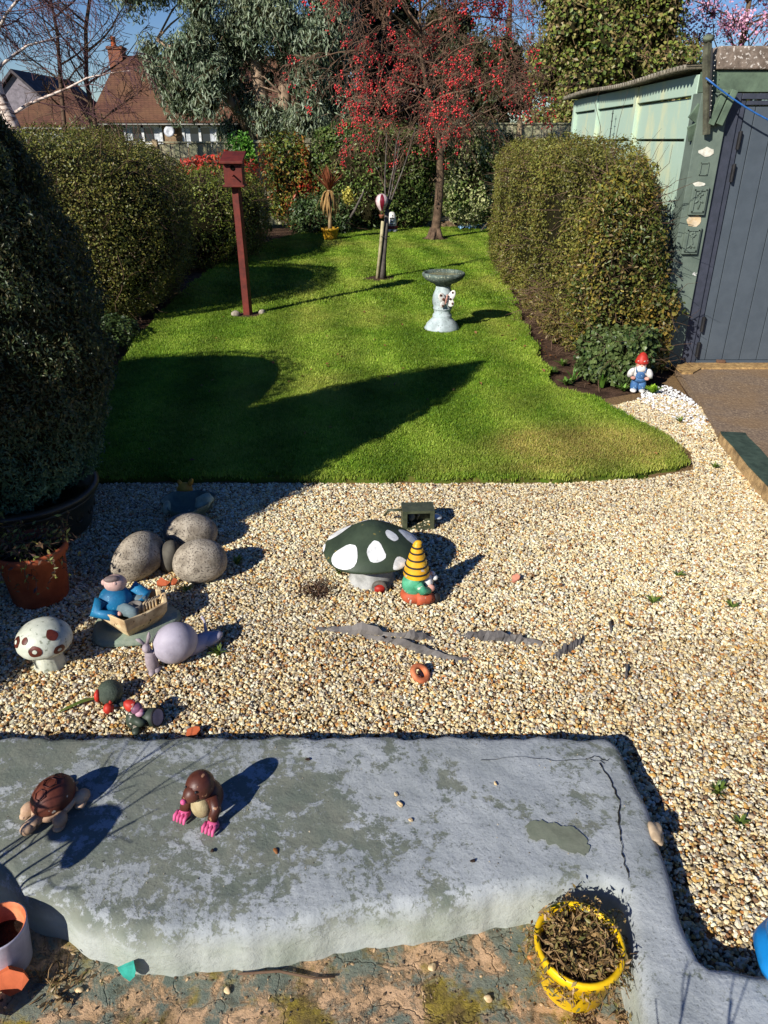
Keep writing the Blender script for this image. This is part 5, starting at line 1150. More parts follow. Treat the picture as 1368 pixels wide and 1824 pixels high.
# spotted mushrooms
def cap_at(prof, s):
    k = s * (len(prof) - 1); i = min(int(k), len(prof) - 2); w_ = k - i; return (prof[i][0] * (1 - w_) + prof[i + 1][0] * w_, prof[i][1] * (1 - w_) + prof[i + 1][1] * w_)
def spot(prof, th, s, rad, mat, parent, seed, lift=.0015, k_in=0.0, name='spot', fn=None):
    r = random.Random(seed); n = 20; R_, z_ = cap_at(prof, s); Ls = sum(math.dist(prof[i], prof[i + 1]) for i in range(len(prof) - 1)); wob = [1 + .14 * r.uniform(-1, 1) for _ in range(n)]
    wob = [(wob[i - 1] + 2 * wob[i] + wob[(i + 1) % n]) / 4 for i in range(n)]; v = []; rings_ = (0.0, .35, .7, 1.0)
    for q in rings_:
        for i in range(n):
            a = 2 * PI * i / n; rr = rad * q * wob[i]; ss = min(max(s + rr * math.sin(a) / Ls, 0.003), .999); R2, z2 = cap_at(prof, ss); t_ = th + rr * math.cos(a) / max(R_, .02)
            m_ = fn(t_, z2) if fn else 1.0
            v.append(((R2 * m_ + lift) * math.cos(t_), (R2 * m_ + lift) * math.sin(t_), z2 + lift))
    f = [(k * n + i, k * n + (i + 1) % n, (k + 1) * n + (i + 1) % n, (k + 1) * n + i) for k in range(len(rings_) - 1) for i in range(n)]
    return MB().add(v, f).build(name, mat, parent)
def finer(prof, k=4):
    P = [Vector(p) for p in prof]; out = []
    for i in range(len(P) - 1):
        p0 = P[max(i - 1, 0)]; p1 = P[i]; p2 = P[i + 1]; p3 = P[min(i + 2, len(P) - 1)]
        for j in range(k):
            t_ = j / k; q = .5 * ((2 * p1) + (p2 - p0) * t_ + (2 * p0 - 5 * p1 + 4 * p2 - p3) * t_ * t_ + (3 * p1 - p0 - 3 * p2 + p3) * t_ ** 3); out.append((max(q.x, 0), q.y))
    return out + [tuple(P[-1])]
wsp = paint('spot_white', (240, 240, 236), (222, 222, 218), 40, .7, .2, .3, .003)
mg = paint('cap_green', (62, 74, 56), (54, 66, 50), 10, .55, .3, .25, .004, speck=(120, 110, 60), speck_scale=26, speck_t=.70)
gm = thing('mushroom_house', 'big dark green mushroom with white spots and grey stem on gravel', 'mushroom', (-.055, 2.86, 0))
cp = finer([(0, .292), (.03, .288), (.06, .275), (.1, .252), (.15, .222), (.19, .193), (.212, .167), (.215, .154), (.202, .143), (.16, .138), (.09, .136)])
wf = lambda a, z: 1 + .035 * math.sin(2 * a + .5) + .02 * math.sin(5 * a)
cap = MB().lathe(cp, 48, None, wf).build('cap', mg, gm)
L_ = lambda d: math.radians(d)
for k, (th, s, rd) in enumerate(((-128, .50, .058), (-82, .40, .040), (-52, .60, .042), (-28, .30, .026), (5, .45, .044), (160, .42, .05), (60, .26, .034), (120, .2, .03), (-178, .62, .03), (90, .5, .04))): spot(cp, L_(th), s, rd, wsp, cap, k, fn=wf)
MB().lathe([(.11, 0), (.098, .02), (.092, .1), (.085, .16)], 32).build('stem', paint('stem_grey', (176, 176, 172), (150, 150, 146), 16, .75, .2), gm)
v = []; n = 12
for k, (rr, dy) in enumerate(((.034, -.100), (.034, -.118), (.022, -.119))):
    for i in range(n + 1): a = PI * i / n; v.append((.035 + rr * math.cos(a), dy, .022 + rr * .9 * math.sin(a)))
f = [(k * (n + 1) + i, k * (n + 1) + i + 1, (k + 1) * (n + 1) + i + 1, (k + 1) * (n + 1) + i) for k in range(2) for i in range(n)]
MB().add(v, f).box((.035, -.11, .008), (.07, .016, .03)).build('door_arch', paint('arch_grey', (110, 104, 96)), gm)
v = [(.035 + .023 * math.cos(PI * i / n), -.1165, .022 + .02 * math.sin(PI * i / n)) for i in range(n + 1)]; MB().add(v + [(.058, -.1165, 0), (.012, -.1165, 0)], [tuple(range(n + 1)) + (n + 2, n + 1)]).box((.035, -.1165, .015), (.044, .012, .03)).build('door', redh, gm)
wm = thing('spotted_mushroom', 'small cream mushroom with brown spots near the left edge', 'mushroom', (-1.285, 2.24, 0))
cp2 = finer([(0, .196), (.035, .192), (.07, .175), (.094, .147), (.101, .12), (.096, .097), (.078, .084), (.045, .08)])
mw = paint('mushroom_cream', (206, 208, 190), (184, 188, 170), 14, .45, .4, .2, .003, speck=(140, 144, 124), speck_scale=55, speck_t=.64)
cap2 = MB().lathe(cp2, 40).build('cap', mw, wm); bsp = paint('spot_brown', (104, 46, 32), (80, 36, 26), 24, .4, .4)
for k, (th, s, rd) in enumerate(((-84, .50, .024), (-140, .42, .022), (-112, .34, .012), (-38, .30, .020), (-36, .60, .022), (-130, .74, .021), (60, .4, .022), (150, .5, .022))):
    spot(cp2, L_(th), s, rd, bsp, cap2, k + 20, .0012)
    if k in (0, 1, 4, 5): spot(cp2, L_(th), s, rd * .36, mw, cap2, k + 40, .0022, name='spot_centre')
MB().lathe([(.058, 0), (.054, .015), (.046, .05), (.044, .1)], 40, None, lambda a, z: 1 + .03 * math.sin(16 * a)).build('stem', mw, wm)

# gnome with the striped hat
yel = paint('hat_yellow', (240, 184, 40), (226, 164, 30), 20, .45, .4, speck=(198, 188, 172), speck_scale=38, speck_t=.67)
sg_ = thing('garden_gnome', 'sitting gnome in yellow and black striped hat beside the green mushroom', 'gnome', (.14, 2.68, 0), .25)
hp = [(.056, .135), (.058, .148), (.05, .175), (.04, .21), (.03, .245), (.02, .275), (.016, .288), (.0, .298)]
MB().lathe(hp, 24).ell((.004, 0, .288), (.018, .014, .012), nu=10, nv=8).build('hat', yel, sg_)
for z, r_ in ((.158, .0555), (.188, .047), (.218, .038), (.248, .029), (.272, .0215)): MB().torus((0, 0, z), r_, .0042, 24, 6).build('hat_stripe', blk, sg_)
gre = paint('coat_green', (88, 170, 130), (66, 144, 106), 20, .5, .3, speck=(198, 188, 172), speck_scale=38, speck_t=.67); orr = paint('trousers_orange', (190, 92, 58), (164, 74, 46), 20, .6, .3, speck=(198, 188, 172), speck_scale=38, speck_t=.67)
MB().ell((-.012, 0, .09), (.052, .05, .058), nu=20, nv=12).tube([(-.01, -.048, .115), (.01, -.062, .085), (.042, -.05, .078)], [.02, .02, .016], 9).tube([(-.01, .048, .115), (.01, .062, .085), (.042, .05, .078)], [.02, .02, .016], 9).build('coat', gre, sg_)
MB().ell((-.015, 0, .035), (.055, .055, .036), nu=20, nv=10).tube([(-.01, -.04, .035), (.04, -.045, .034), (.062, -.04, .03)], [.03, .028, .022], 9).tube([(-.01, .04, .035), (.04, .045, .034), (.062, .04, .03)], [.03, .028, .022], 9).build('trousers', orr, sg_)
MB().ell((.078, -.04, .026), (.02, .02, .026), nu=12, nv=8).ell((.078, .04, .026), (.02, .02, .026), nu=12, nv=8).build('boots', blk, sg_)
MB().ell((.03, 0, .13), (.03, .034, .03), nu=14, nv=10).ell((.062, 0, .128), (.012, .01, .01), nu=8, nv=6).build('head', skin, sg_)
MB().ell((.046, 0, .098), (.026, .04, .042), (0, -.2, 0), 18, 12, lambda p: 1 + .07 * math.sin(13 * p.y)).ell((.075, .012, .12), (.014, .012, .01), nu=8, nv=6).ell((.08, -.012, .112), (.014, .014, .012), nu=8, nv=6).build('beard', wwh, sg_)
MB().ell((.052, -.046, .083), (.018, .014, .018), nu=10, nv=8).ell((.055, .045, .08), (.016, .013, .014), nu=10, nv=8).build('hands', skin, sg_)
# tipped-over green metal lantern box
bm_ = paint('box_green', (62, 68, 50), (82, 86, 64), 20, .45, .5)
lb = thing('metal_lantern', 'dark green open metal lantern box lying behind the mushroom house', 'lantern', (.175, 3.38, 0), .06)
m = MB(); m.box((0, .05, .055), (.16, .006, .11)).box((0, 0, .004), (.166, .1, .006)).box((0, 0, .108), (.166, .1, .006)).box((-.08, 0, .056), (.006, .1, .098)).box((.08, 0, .056), (.006, .1, .098)).build('case', bm_, lb, smooth=False)
m = MB()
for s in (-1, 1): m.box((s * .07, -.053, .056), (.022, .006, .11)); m.box((0, -.053, .056 + s * .048), (.118, .005, .014))
m.build('front_frame', bm_, lb, smooth=False)
MB().tube([(-.085, .0, .095), (-.15, .01, .088), (-.17, .03, .05)], .007, 7).build('handle', bm_, lb); MB().ell((.1, -.01, .055), (.028, .03, .008), (0, .2, 0), 14, 8).build('glass_lens', paint('lens_white', (214, 220, 222), (190, 196, 200), 10, .2, .6), lb)
MB().ell((-.03, .02, .045), (.02, .02, .025), nu=10, nv=8).tube([(.0, .03, .02), (.02, .02, .09)], .006, 6).build('lamp_bulb', paint('bulb_grey', (150, 150, 140)), lb)

# snail shell lamp with rabbit
lil = paint('lilac_resin', (176, 168, 178), (164, 156, 166), 16, .55, .3, .1, .002)
sn = thing('snail_ornament', 'lilac-grey domed snail ornament with a rabbit holding the shell', 'ornament', (-.80, 2.27, 0), 0, scale=.98)
MB().ell((0, -.005, .085), (.088, .075, .088), (.35, -.5, .45), 32, 20, lambda p: 1.0 if p.z > -.45 else .45 / max(.01, -p.z)).build('shell', lil, sn)
MB().tube([(-.02, -.0, .03), (.06, .05, .035), (.11, .085, .04), (.15, .09, .055)], [.04, .04, .032, .012], 12).tube([(.095, .10, .06), (.088, .12, .1), (.075, .13, .115)], [.008, .005, .007], 7).ell((.12, .075, .045), (.05, .03, .022), (0, -.3, .5), 14, 8).build('snail_body', lil, sn)
rbm = paint('rabbit_lilac', (172, 158, 160), (150, 136, 140), 20, .6, .25)
MB().tube([(-.08, -.065, .0), (-.082, -.062, .03), (-.085, -.06, .065), (-.088, -.062, .092)], [.02, .026, .022, .014], 12).ell((-.092, -.068, .108), (.016, .021, .017), (.3, 0, .2), 14, 10).tube([(-.09, -.058, .12), (-.082, -.048, .148), (-.08, -.044, .165)], [.006, .008, .003], 8).tube([(-.1, -.06, .12), (-.118, -.058, .138), (-.128, -.062, .145)], [.006, .008, .003], 8).tube([(-.075, -.062, .085), (-.06, -.05, .08), (-.055, -.035, .105)], [.010, .009, .008], 8).ell((-.078, -.085, .008), (.014, .026, .01), nu=10, nv=6).ell((-.062, -.07, .008), (.014, .024, .01), nu=10, nv=6).build('rabbit', rbm, sn)
# green bird with red head, drummer
bg_ = paint('moss_green_clay', (78, 88, 74), (62, 72, 60), 26, .6, .3, .8, .006)
hb = thing('bird_ornament', 'small grey-green round ornament with red patch and red head on gravel', 'ornament', (-.985, 2.045, -.008), .1, scale=.8)
MB().ell((0, 0, .05), (.056, .062, .052), (0, 0, .2), 24, 16, lambda p: 1 + .018 * math.sin(26 * p.x) * math.sin(24 * p.y)).ell((.05, -.045, .018), (.035, .016, .012), (0, .2, -.5), 12, 8).build('body', bg_, hb)
MB().ell((-.045, -.026, .055), (.016, .028, .03), (0, 0, -.1), 14, 10).build('red_patch', redh, hb)
MB().ell((.008, -.082, .026), (.023, .024, .026), nu=14, nv=10).ell((.018, -.072, .05), (.008, .007, .012), nu=8, nv=6).build('head', redh, hb)
dr = thing('drummer_gnome', 'tiny dark green gnome with red hat playing a drum by the platform', 'gnome', (-.82, 1.92, 0), .1, scale=.88)
gd_ = paint('bottle_green', (62, 72, 60), (50, 60, 50), 20, .5, .3, speck=(198, 188, 172), speck_scale=38, speck_t=.67); pur = paint('plum_face', (150, 96, 116), (112, 70, 96), 30, .5, .3)
MB().ell((-.045, -.01, .035), (.03, .035, .038), nu=16, nv=10).tube([(-.04, -.03, .055), (-.01, -.05, .05), (.01, -.045, .045)], [.018, .017, .013], 9).ell((-.03, -.05, .014), (.018, .024, .014), nu=10, nv=8).build('body', gd_, dr)
MB().ell((-.028, -.005, .085), (.024, .024, .022), nu=14, nv=10).ell((-.008, -.016, .08), (.012, .012, .011), nu=8, nv=6).build('head', pur, dr); MB().ell((-.014, -.02, .072), (.018, .016, .013), nu=10, nv=8).build('beard', paint('lilac_beard', (206, 164, 176), (180, 132, 150), 30), dr)
MB().lathe([(.026, 0), (.024, .012), (.012, .03), (0, .036)], 14, Matrix.Translation((-.045, .002, .092)) @ Matrix.Rotation(-.9, 4, 'Y')).build('hat', redh, dr)
DM = Matrix.Translation((.02, -.01, .04)) @ Matrix.Rotation(1.25, 4, 'Y') @ Matrix.Rotation(.4, 4, 'X')
du = MB().lathe([(0, -.03), (.036, -.03), (.036, .035), (.03, .036)], 24, DM).build('drum', gd_, dr); MB().torus((0, 0, 0), .035, .004, 24, 6, DM @ Matrix.Translation((0, 0, .035))).build('drum_hoop', blk, du); MB().lathe([(0, .0365), (.032, .0365)], 24, DM).build('drum_skin', paint('drum_lilac', (156, 150, 164), (136, 130, 146), 16), du)
tag(MB().add([(-.005, 0, .012), (.005, 0, .012), (.009, -.05, .022), (-.009, -.05, .022), (.007, -.11, .018), (-.007, -.11, .018), (0, -.15, .012)], [(0, 1, 2, 3), (3, 2, 4, 5), (5, 4, 6)]).build('fallen_leaf', paint('leaf_green_flat', (86, 110, 44), (110, 120, 56), 14, .5, .3)), 'long green fallen leaf on the gravel beside the red-headed ornament', 'leaf')
bpy.data.objects['fallen_leaf'].location = (-1.03, 2.04, 0); bpy.data.objects['fallen_leaf'].rotation_euler = (0, 0, -.95)
# torn weed membrane poking out of the gravel
mem = paint('weed_membrane', (116, 110, 104), (88, 84, 82), 8, .6, .3, .3, .004)
def membrane(label, pts, hts, seed):
    r = random.Random(seed); v = []; f = []; N_ = 26; k = len(pts) - 1
    for i in range(N_ + 1):
        u = i / N_ * k; j = min(int(u), k - 1); w_ = u - j
        x = pts[j][0] * (1 - w_) + pts[j + 1][0] * w_; y = pts[j][1] * (1 - w_) + pts[j + 1][1] * w_; h = hts[j] * (1 - w_) + hts[j + 1] * w_
        h *= r.uniform(.9, 1.5); q = r.uniform(-.006, .006)
        v += [(x, y - .008 + q, -.008), (x + r.uniform(-.004, .004), y - q, .002 + h * .6), (x + r.uniform(-.006, .006), y + .006 + q + h * .25, .003 + h)]
    for i in range(N_): f += [(i * 3, i * 3 + 3, i * 3 + 4, i * 3 + 1), (i * 3 + 1, i * 3 + 4, i * 3 + 5, i * 3 + 2)]
    o = MB().add(v, f).build('weed_membrane', mem, smooth=False); s = o.modifiers.new('solid', 'SOLIDIFY'); s.thickness = .0015
    return tag(o, label, 'weed membrane', 'torn weed membrane in the gravel')
membrane('torn grey membrane strip, leftmost in the gravel below the mushroom house', [(-.28, 2.46), (-.18, 2.44), (-.08, 2.43), (0.03, 2.41), (.12, 2.39), (.2, 2.39)], [.006, .022, .03, .012, .03, .005], 1)
membrane('long thin grey membrane strip slanting down toward the clay ring', [(-.08, 2.41), (.03, 2.37), (.14, 2.31), (.24, 2.27), (.34, 2.255)], [.004, .018, .02, .014, .002], 2)
membrane('wavy grey membrane strip in the middle of the open gravel', [(.31, 2.41), (.38, 2.40), (.46, 2.385), (.54, 2.375), (.63, 2.36)], [.006, .024, .026, .024, .006], 3)
membrane('short diagonal membrane strip right of the wavy one', [(.66, 2.28), (.71, 2.30), (.77, 2.345), (.83, 2.42)], [.008, .028, .024, .004], 4)
membrane('small dark membrane corner in the gravel, rightmost and highest', [(.93, 2.44), (.935, 2.47), (.945, 2.50)], [.01, .02, .004], 5)
membrane('small dark membrane corner in the gravel nearest the platform', [(.90, 2.14), (.915, 2.18), (.93, 2.23)], [.004, .022, .002], 6)
ring = tag(MB().lathe([(.02, -.006), (.038, -.006), (.042, .0), (.038, .01), (.024, .012), (.02, .006), (.02, -.006)], 28).build('clay_ring', paint('ring_clay', (214, 128, 84), (184, 100, 62), 20)), 'orange clay ring half buried in the gravel', 'ring'); ring.location = (.135, 2.16, .022); ring.rotation_euler = (.45, .35, .3)
potplant('dead_tuft', 'small dark dead plant tuft in the gravel left of the mushroom house', (-.31, 2.74, 0), 60, .05, .07, [(74, 56, 44), (96, 72, 54), (60, 48, 40)], 5, .014, None, .2)
WD = [(100, 122, 50), (130, 146, 66), (84, 104, 44)]
for i, (x, y, n_, L2, lab) in enumerate(((.10, 2.79, 22, .05, 'small weed in the gravel between mushroom stem and striped-hat gnome'), (.22, 2.70, 20, .05, 'small weed in the gravel right of the striped-hat gnome'), (-.21, 2.90, 16, .04, 'small weed in the gravel at the left of the mushroom stem'), (-.65, 2.30, 22, .05, 'small weed in the gravel right of the snail ornament'), (-.70, 2.98, 24, .05, 'small weed in the gravel right of the boulders'), (-.88, 2.75, 18, .04, 'tiny weed at the foot of the rightmost boulder'),
        (1.17, 2.66, 16, .045, 'small dark green weed on the open gravel toward the right'), (1.36, 2.88, 14, .035, 'tiny weed on the right-hand gravel nearer the lawn'), (1.5, 2.62, 18, .04, 'small weed on the gravel close to the right picture edge'), (2.03, 4.12, 22, .05, 'weed patch on the gravel beside the green kerb'), (2.12, 4.95, 26, .05, 'weed patch among the white pebbles'), (1.03, 1.62, 18, .05, 'grassy weed at the right picture edge above the platform corner'), (1.05, 1.5, 14, .04, 'small grassy weed low at the right picture edge'))):
    clump('gravel_weed', lab, 'weed', (x, y, 0), n_, L2, .006, WD, 1.0, 40 + i)

# ------------------------------------------------------------------ things on the platform
cream_ = paint('tortoise_cream', (196, 166, 136), (168, 134, 106), 14, .6, .3, .2, .003, speck=(112, 84, 64), speck_scale=40, speck_t=.66); shl = paint('tortoise_brown', (104, 54, 38), (78, 38, 28), 14, .5, .35, .2, .003, speck=(198, 188, 172), speck_scale=38, speck_t=.67)
to = thing('tortoise_ornament', 'brown-shelled cream tortoise ornament on the left of the platform', 'ornament', (-.935, 1.475, .1), -.35, scale=.9)
MB().ell((0, 0, .055), (.06, .075, .055), (0, 0, 0), 26, 16, lambda p: 1 + .012 * math.cos(9 * p.x) * math.cos(8 * p.y)).build('shell', shl, to)
m = MB()
for cx3, cy3, cz3, tr_ in ((0, 0, .111, .02), (.0, -.042, .1, .018), (0, .042, .098, .018), (-.035, -.015, .092, .017), (.035, -.015, .092, .017), (-.036, .03, .086, .016), (.036, .03, .086, .016)):
    nn = Vector((cx3 / .06 ** 2, cy3 / .075 ** 2, (cz3 - .055) / .055 ** 2)).normalized(); m.torus((cx3, cy3, cz3), tr_, .0022, 6, 5, nn.to_track_quat('Z', 'Y').to_matrix().to_4x4())
m.build('scutes', paint('scute_dark', (78, 36, 28)), to)
MB().ell((0, 0, .026), (.064, .078, .026), nu=24, nv=10).build('plastron', cream_, to)
MB().tube([(0, -.06, .03), (-.005, -.085, .028), (-.008, -.1, .026)], [.02, .019, .02], 10).ell((-.008, -.108, .026), (.02, .024, .02), nu=14, nv=10).build('head', cream_, to)
for x, y, r_ in ((.058, -.045, .5), (-.058, -.045, -.5), (.06, .048, -.4), (-.06, .048, .4)): MB().ell((x, y, .022), (.022, .03, .024), (0, 0, r_), 12, 8).ell((x * 1.12, y - .016, .009), (.018, .02, .01), nu=10, nv=6).build('leg', cream_, to)
MB().tube([(0, .075, .02), (0, .1, .012)], [.009, .003], 7).build('tail', cream_, to)
br2 = paint('mole_brown', (92, 50, 36), (72, 36, 26), 14, .45, .4, .2, .003, speck=(176, 130, 96), speck_scale=60, speck_t=.64); pinkm = paint('bright_pink', (226, 104, 150), (206, 82, 130), 30, .5, .3); bel = paint('mole_belly', (176, 160, 120), (146, 128, 92), 24, .6, .3, .4, .004)
mo = thing('mole_ornament', 'brown mole ornament with pink nose and pink claws on the platform', 'ornament', (-.505, 1.46, .1), -.42)
MB().ell((.0, .015, .05), (.045, .045, .052), nu=22, nv=14).tube([(-.03, .0, .075), (-.045, -.02, .05), (-.044, -.036, .026)], [.018, .016, .014], 9).tube([(.03, .0, .075), (.05, -.015, .05), (.048, -.034, .026)], [.018, .016, .014], 9).build('body', br2, mo)
MB().ell((.002, -.018, .045), (.03, .026, .038), nu=16, nv=10).build('belly', bel, mo)
MB().ell((-.004, -.002, .108), (.04, .042, .04), nu=22, nv=14).tube([(-.006, -.02, .106), (-.012, -.045, .1), (-.014, -.058, .099)], [.032, .021, .01], 12).ell((-.014, -.062, .1), (.001, .001, .001), nu=6, nv=4).build('head', br2, mo)
MB().ell((-.015, -.064, .1), (.008, .008, .008), nu=12, nv=8).build('nose', pinkm, mo)
MB().ell((-.024, -.036, .124), (.004, .004, .004), nu=8, nv=6).ell((.012, -.04, .124), (.004, .004, .004), nu=8, nv=6).build('eyes', blk, mo)
for sx in (-.046, .05):
    p = MB().ell((sx, -.036, .014), (.02, .016, .013), nu=12, nv=8).build('paw', pinkm, mo); m = MB()
    for k in range(4): m.tube([(sx - .0165 + k * .011, -.04, .02), (sx - .0165 + k * .011, -.057, .016), (sx - .0165 + k * .011, -.063, .004)], [.0052, .0055, .0035], 7)
    m.build('claws', pinkm, p)
for lab, x, y, r_ in (('cream pebble alone near the back right of the platform', .33, 1.56, .008), ('pale chip topmost of the cluster in mid platform', .035, 1.52, .009), ('pale pointed chip in the middle of the platform', .045, 1.485, .011), ('pinkish chip lowest of the cluster in mid platform', .075, 1.43, .008), ('brown leaf scrap near the back edge of platform', -.235, 1.655, .008), ('rust-coloured crumb left of centre on the platform', -.29, 1.33, .008), ('tiny dark scrap near the front of the platform right of centre', .235, 1.30, .007), ('small dark scrap near the mole on the platform', -.46, 1.33, .007)):
    mt = paint('scrap_dark', (60, 46, 36)) if 'dark' in lab or 'brown' in lab else (paint('scrap_rust', (150, 96, 50)) if 'rust' in lab else paint('pebble_cream', (222, 196, 150), (200, 168, 120), 40))
    rock('pebble', lab, (x, y, .1 + r_ * .5), (r_ * .6, r_ * .95, r_ * .32), (.1, .1, x * 20), int(abs(x) * 1000), mt, 'crumbs and chips on the platform', 'pebble', .13)
rock('edge_stone', 'flat beige stone set in the right rim of the platform', (.752, 1.395, .094), (.022, .04, .012), (0, .15, -.15), 31, paint('edge_beige', (196, 172, 140), (160, 138, 110), 20), cat='stone', amp=.08)

# ------------------------------------------------------------------ patio floor: pots, litter
yq = paint('bright_yellow', (240, 196, 24), (222, 176, 14), 14, .35, .4, .1, .002)
yb = thing('yellow_flower_pot', 'bright yellow pot with dried-up plant tucked into the platform corner', 'plant pot', (.462, 1.075, -.04))
MB().lathe([(0, 0), (.075, 0), (.08, .01), (.092, .12), (.104, .128), (.106, .152), (.1, .157), (.093, .152), (.086, .11), (0, .105)], 40).build('pot_body', yq, yb)
MB().lathe([(0, .125), (.05, .128), (.0885, .118)], 24).build('potting_soil', paint('dark_compost', (58, 46, 38)), yb)
DRY = [(146, 116, 72), (168, 138, 92), (124, 96, 62), (140, 126, 74), (104, 106, 58)]
potplant('dried_plant', 'dried brown straggly plant in the bright yellow pot', (.462, 1.075, .085), 230, .085, .098, DRY, 7, .017, paint('dry_stem', (150, 122, 86), (120, 96, 68), 20, .9, .1), .38, nleaf=11)
potplant('dry_stems', 'dry stems lying on the floor in front of the yellow pot', (.50, .95, -.035), 40, .09, .06, DRY, 8, .013, paint('dry_stem', (0, 0, 0)), .5)
lp = thing('lilac_pot', 'pale lilac glazed pot with terracotta inside at the bottom left', 'plant pot', (-.935, 1.12, -.04), 0, scale=.92)
lg = paint('lilac_glaze', (182, 178, 190), (168, 162, 176), 10, .3, .5)
MB().lathe([(0, 0), (.05, 0), (.055, .01), (.07, .15), (.071, .156), (.068, .158)], 32).build('pot_body', lg, lp); MB().lathe([(.068, .158), (.062, .15), (.056, .09), (0, .085)], 32).build('clay_lining', paint('ring_clay', (0, 0, 0)), lp)
MB().lathe([(0, .1), (.058, .098)], 20).build('compost', paint('dark_compost', (0, 0, 0)), lp)
o = shard('orange terracotta block propped beside the lilac pot', (-.90, 1.06, .0), .04, 12, tcm, rot=(1.1, .2, .6)); o.scale = (1, 1, 2.2)
o = shard('curved terracotta piece at the bottom left picture corner', (-.93, 1.0, -.01), .035, 13, tcm, rot=(1.2, .1, .3)); o.scale = (1, 1, 2)
shard('turquoise paint flake at the foot of the platform front', (-.62, 1.075, .005), .026, 14, paint('turquoise', (60, 170, 150), (44, 140, 124), 14, .4, .4), 'paint_flake', (1.2, 0, .5))
for i, (x, y, lab) in enumerate(((.25, 1.03, 'cream pebble on the mossy floor left of the yellow pot'), (.12, 1.105, 'cream chip at the foot of the platform front face'), (-.38, 1.05, 'pale flake on the floor at the foot of platform'), (-.74, 1.05, 'broad beige flake on the floor right of the lilac pot'), (.37, 1.13, 'orange-brown pebble at the platform foot next to yellow pot'))):
    rock('pebble', lab, (x, y, -.035), (.009, .007, .005), (0, 0, i), 60 + i, paint('pebble_ochre', (190, 130, 70)) if i == 4 else paint('pebble_cream', (0, 0, 0)), 'chips on the patio floor', 'pebble', .13)
tag(MB().tube([(-.36, 1.085, -.03), (-.26, 1.09, -.026), (-.17, 1.075, -.03), (-.12, 1.08, -.032)], [.003, .004, .003, .002], 5).build('twig', twigm), 'thin brown twig lying along the foot of the platform', 'twig')
potplant('dry_litter', 'dry stalks and leaf litter beside the lilac pot', (-.80, 1.06, -.038), 26, .06, .07, [(150, 128, 90), (110, 88, 60), (176, 150, 108)], 9, .022, paint('dry_stem', (0, 0, 0)), .6, nleaf=3)
bs = thing('blue_plastic_tub', 'bright blue ribbed plastic tub at the bottom right edge', 'tub', (.96, 1.02, .1), 0)
bp_ = paint('vivid_blue', (24, 124, 190), (18, 108, 172), 10, .3, .5, .05)
MB().lathe([(0, 0), (.085, 0), (.1, .012), (.108, .035), (.102, .055), (.085, .062), (.084, .07), (.092, .085), (.09, .11), (.07, .125), (.05, .13), (.045, .12), (0, .118)], 36, None, lambda a, z: 1 + .02 * math.sin(8 * a)).build('tub_body', bp_, bs)
MB().torus((0, 0, .125), .05, .008, 24, 8).build('rim', bp_, bs)
# just outside the frame: bare potted shrubs whose twig shadows fall on the platform and ledge
def pot_shrub(label, loc, ph, pr_, n, L, seed, big=0):
    o = thing('potted_shrub', label, 'plant', loc); MB().lathe([(0, 0), (pr_ * .75, 0), (pr_, ph * .95), (pr_ * 1.06, ph), (pr_ * .9, ph), (pr_ * .85, ph * .85), (0, ph * .85)], 28).build('pot_body', tcm, o); out = [[], []]
    sp2 = [dict(seg=6, wob=.1, grav=.03, taper=.7, kids=4, t0=.3, ang=35, len=.45, rk=.6, rmin=.002), dict(seg=4, wob=.15, grav=0, taper=.6, kids=0, t0=0, ang=0, len=0, rk=0, rmin=.0015)]
    for k in range(n): a = k * 2.4; grow((math.cos(a) * pr_ * .3, math.sin(a) * pr_ * .3, ph * .8), (math.cos(a) * .35, math.sin(a) * .35, 1), L * RNG.uniform(.7, 1.1), .005, 0, sp2, out)
    branchmesh('stems', out[0] + out[1], twigm, o, 5)
    for k in range(big): a = k * 2.1; MB().ell((math.cos(a) * .1, math.sin(a) * .1, ph + L * (.35 + .12 * k)), (.055, .07, .008), (.5, .3, a), 12, 6).build('broad_leaf', paint('leaf_green_flat', (0, 0, 0)), o)
    return o
pot_shrub('potted twiggy shrub just left of the lilac pot', (-1.30, .93, -.04), .34, .115, 7, .42, 1, 3)
pot_shrub('potted twiggy shrub at the near end of the ledge', (.30, .36, -.04), .24, .08, 9, .36, 2)

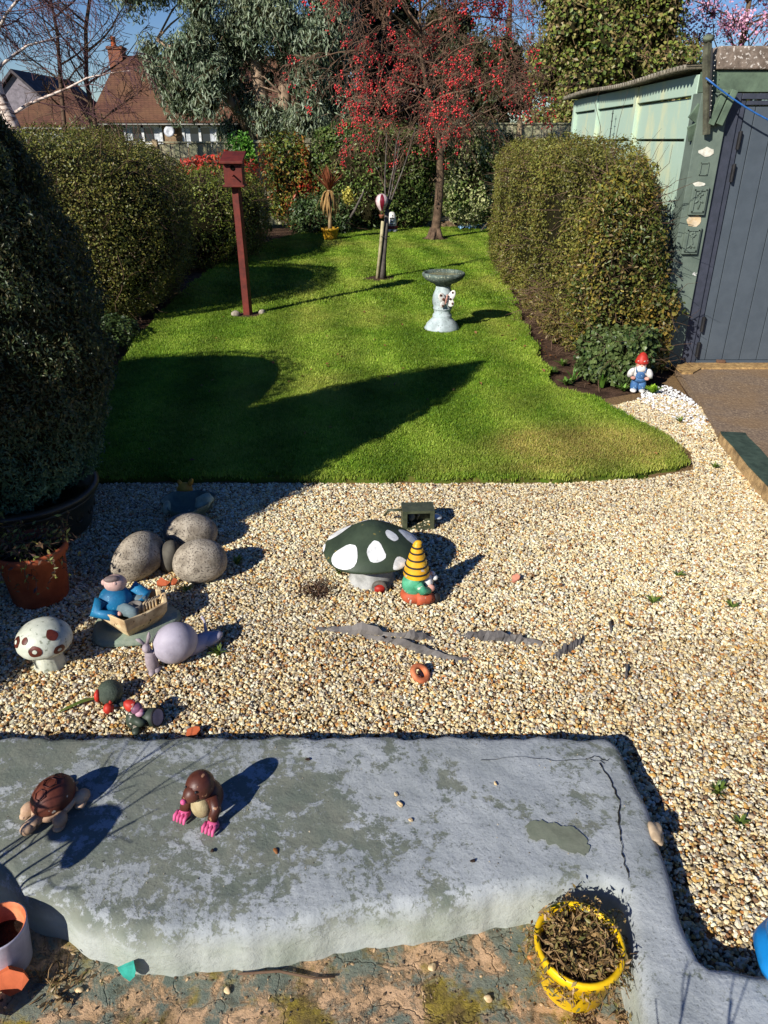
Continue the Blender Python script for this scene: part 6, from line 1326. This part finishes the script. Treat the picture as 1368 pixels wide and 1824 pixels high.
# ------------------------------------------------------------------ litter: crumbs on the concrete, dead leaves on gravel and lawn
def crumbs(name, label, n, xr, yr, z, keep, cols, smin, smax, seed):
    X = RNG.uniform(*xr, n); Y = RNG.uniform(*yr, n); k = keep(X, Y); X, Y = X[k], Y[k]; n = len(X); L = smin + (smax - smin) * RNG.random(n) ** 3
    c = np.array([lin(*q)[:3] for q in cols])[RNG.integers(0, len(cols), n)] * RNG.uniform(.7, 1.15, (n, 1))
    o = scatter(name, np.stack([X, Y, np.full(n, z)], 1), np.stack([RNG.normal(0, .3, n), RNG.normal(0, .3, n), RNG.uniform(0, 6.28, n)], 1), np.stack([L, L * .75, L * .5], 1), RNG.integers(0, 5, n), c, [stone(seed + i, gstone) for i in range(5)])
    o['label'] = label
outl = [(p.x, p.y) for p in O2]
crumbs('floor_grit', 'loose grit and soil crumbs on the flaking patio floor', 2600, (-1.3, .6), (.75, 1.24), -.039, lambda X, Y: ~inside(outl, X, Y), [(150, 120, 84), (96, 78, 58), (190, 160, 120), (70, 62, 50)], .002, .012, 300)
crumbs('platform_grit', 'fine grit scattered over the painted concrete platform', 420, (-1.3, .75), (1.05, 1.78), .1005, lambda X, Y: inside(outl, X, Y) & (edgedist(outl, X, Y) > .045), [(120, 110, 92), (80, 74, 64), (190, 176, 150)], .0015, .006, 320)
def litter(name, label, n, poly, z, L, cols):
    X = RNG.uniform(-2, 2.4, n * 3); Y = RNG.uniform(1.2, 9, n * 3); k = inside(poly, X, Y); X, Y = X[k][:n], Y[k][:n]; n = len(X)
    o = leaves(name, np.stack([X, Y, np.full(n, z)], 1), np.tile([0, 0, 1.0], (n, 1)), L, .6, palette(cols, n, var=.3), LM, None, tilt=.35, fold=.3); o['label'] = label; stuff(o)
litter('leaf_litter', 'scattered dead brown leaves and scraps on the gravel', 260, FARG, .016, .022, [(110, 76, 48), (140, 104, 66), (84, 60, 44)])
litter('fallen_leaves', 'a few fallen brown leaves on the lawn', 60, LAWN, .045, .035, [(150, 110, 64), (120, 82, 50)])
litter('bed_litter', 'dead leaves on the soil bed below the right hedge', 500, [(1.45, 6.0), (1.95, 5.8), (2.0, 9.0), (1.58, 9.0)], -.018, .03, [(120, 78, 50), (150, 104, 66), (92, 62, 46), (90, 96, 46)])

ae = thing('wall_aerial', 'thin rusty rod with short cross bars fixed to the mint garage wall', 'aerial', (2.40, 8.72, 1.72))
MB().tube([(0, 0, 0), (0, 0, .36)], .005, 6).build('rod', blk, ae)
for k in range(4): MB().tube([(0, -.035, .12 + k * .07), (0, .035, .12 + k * .07)], .003, 5).build('cross_bar', blk, ae)
MB().box((.03, .0, -.02), (.07, .16, .05)).build('bracket_block', paint('wall_brick', (150, 130, 120), (120, 100, 92), 20), ae, smooth=False, bevel=.006)
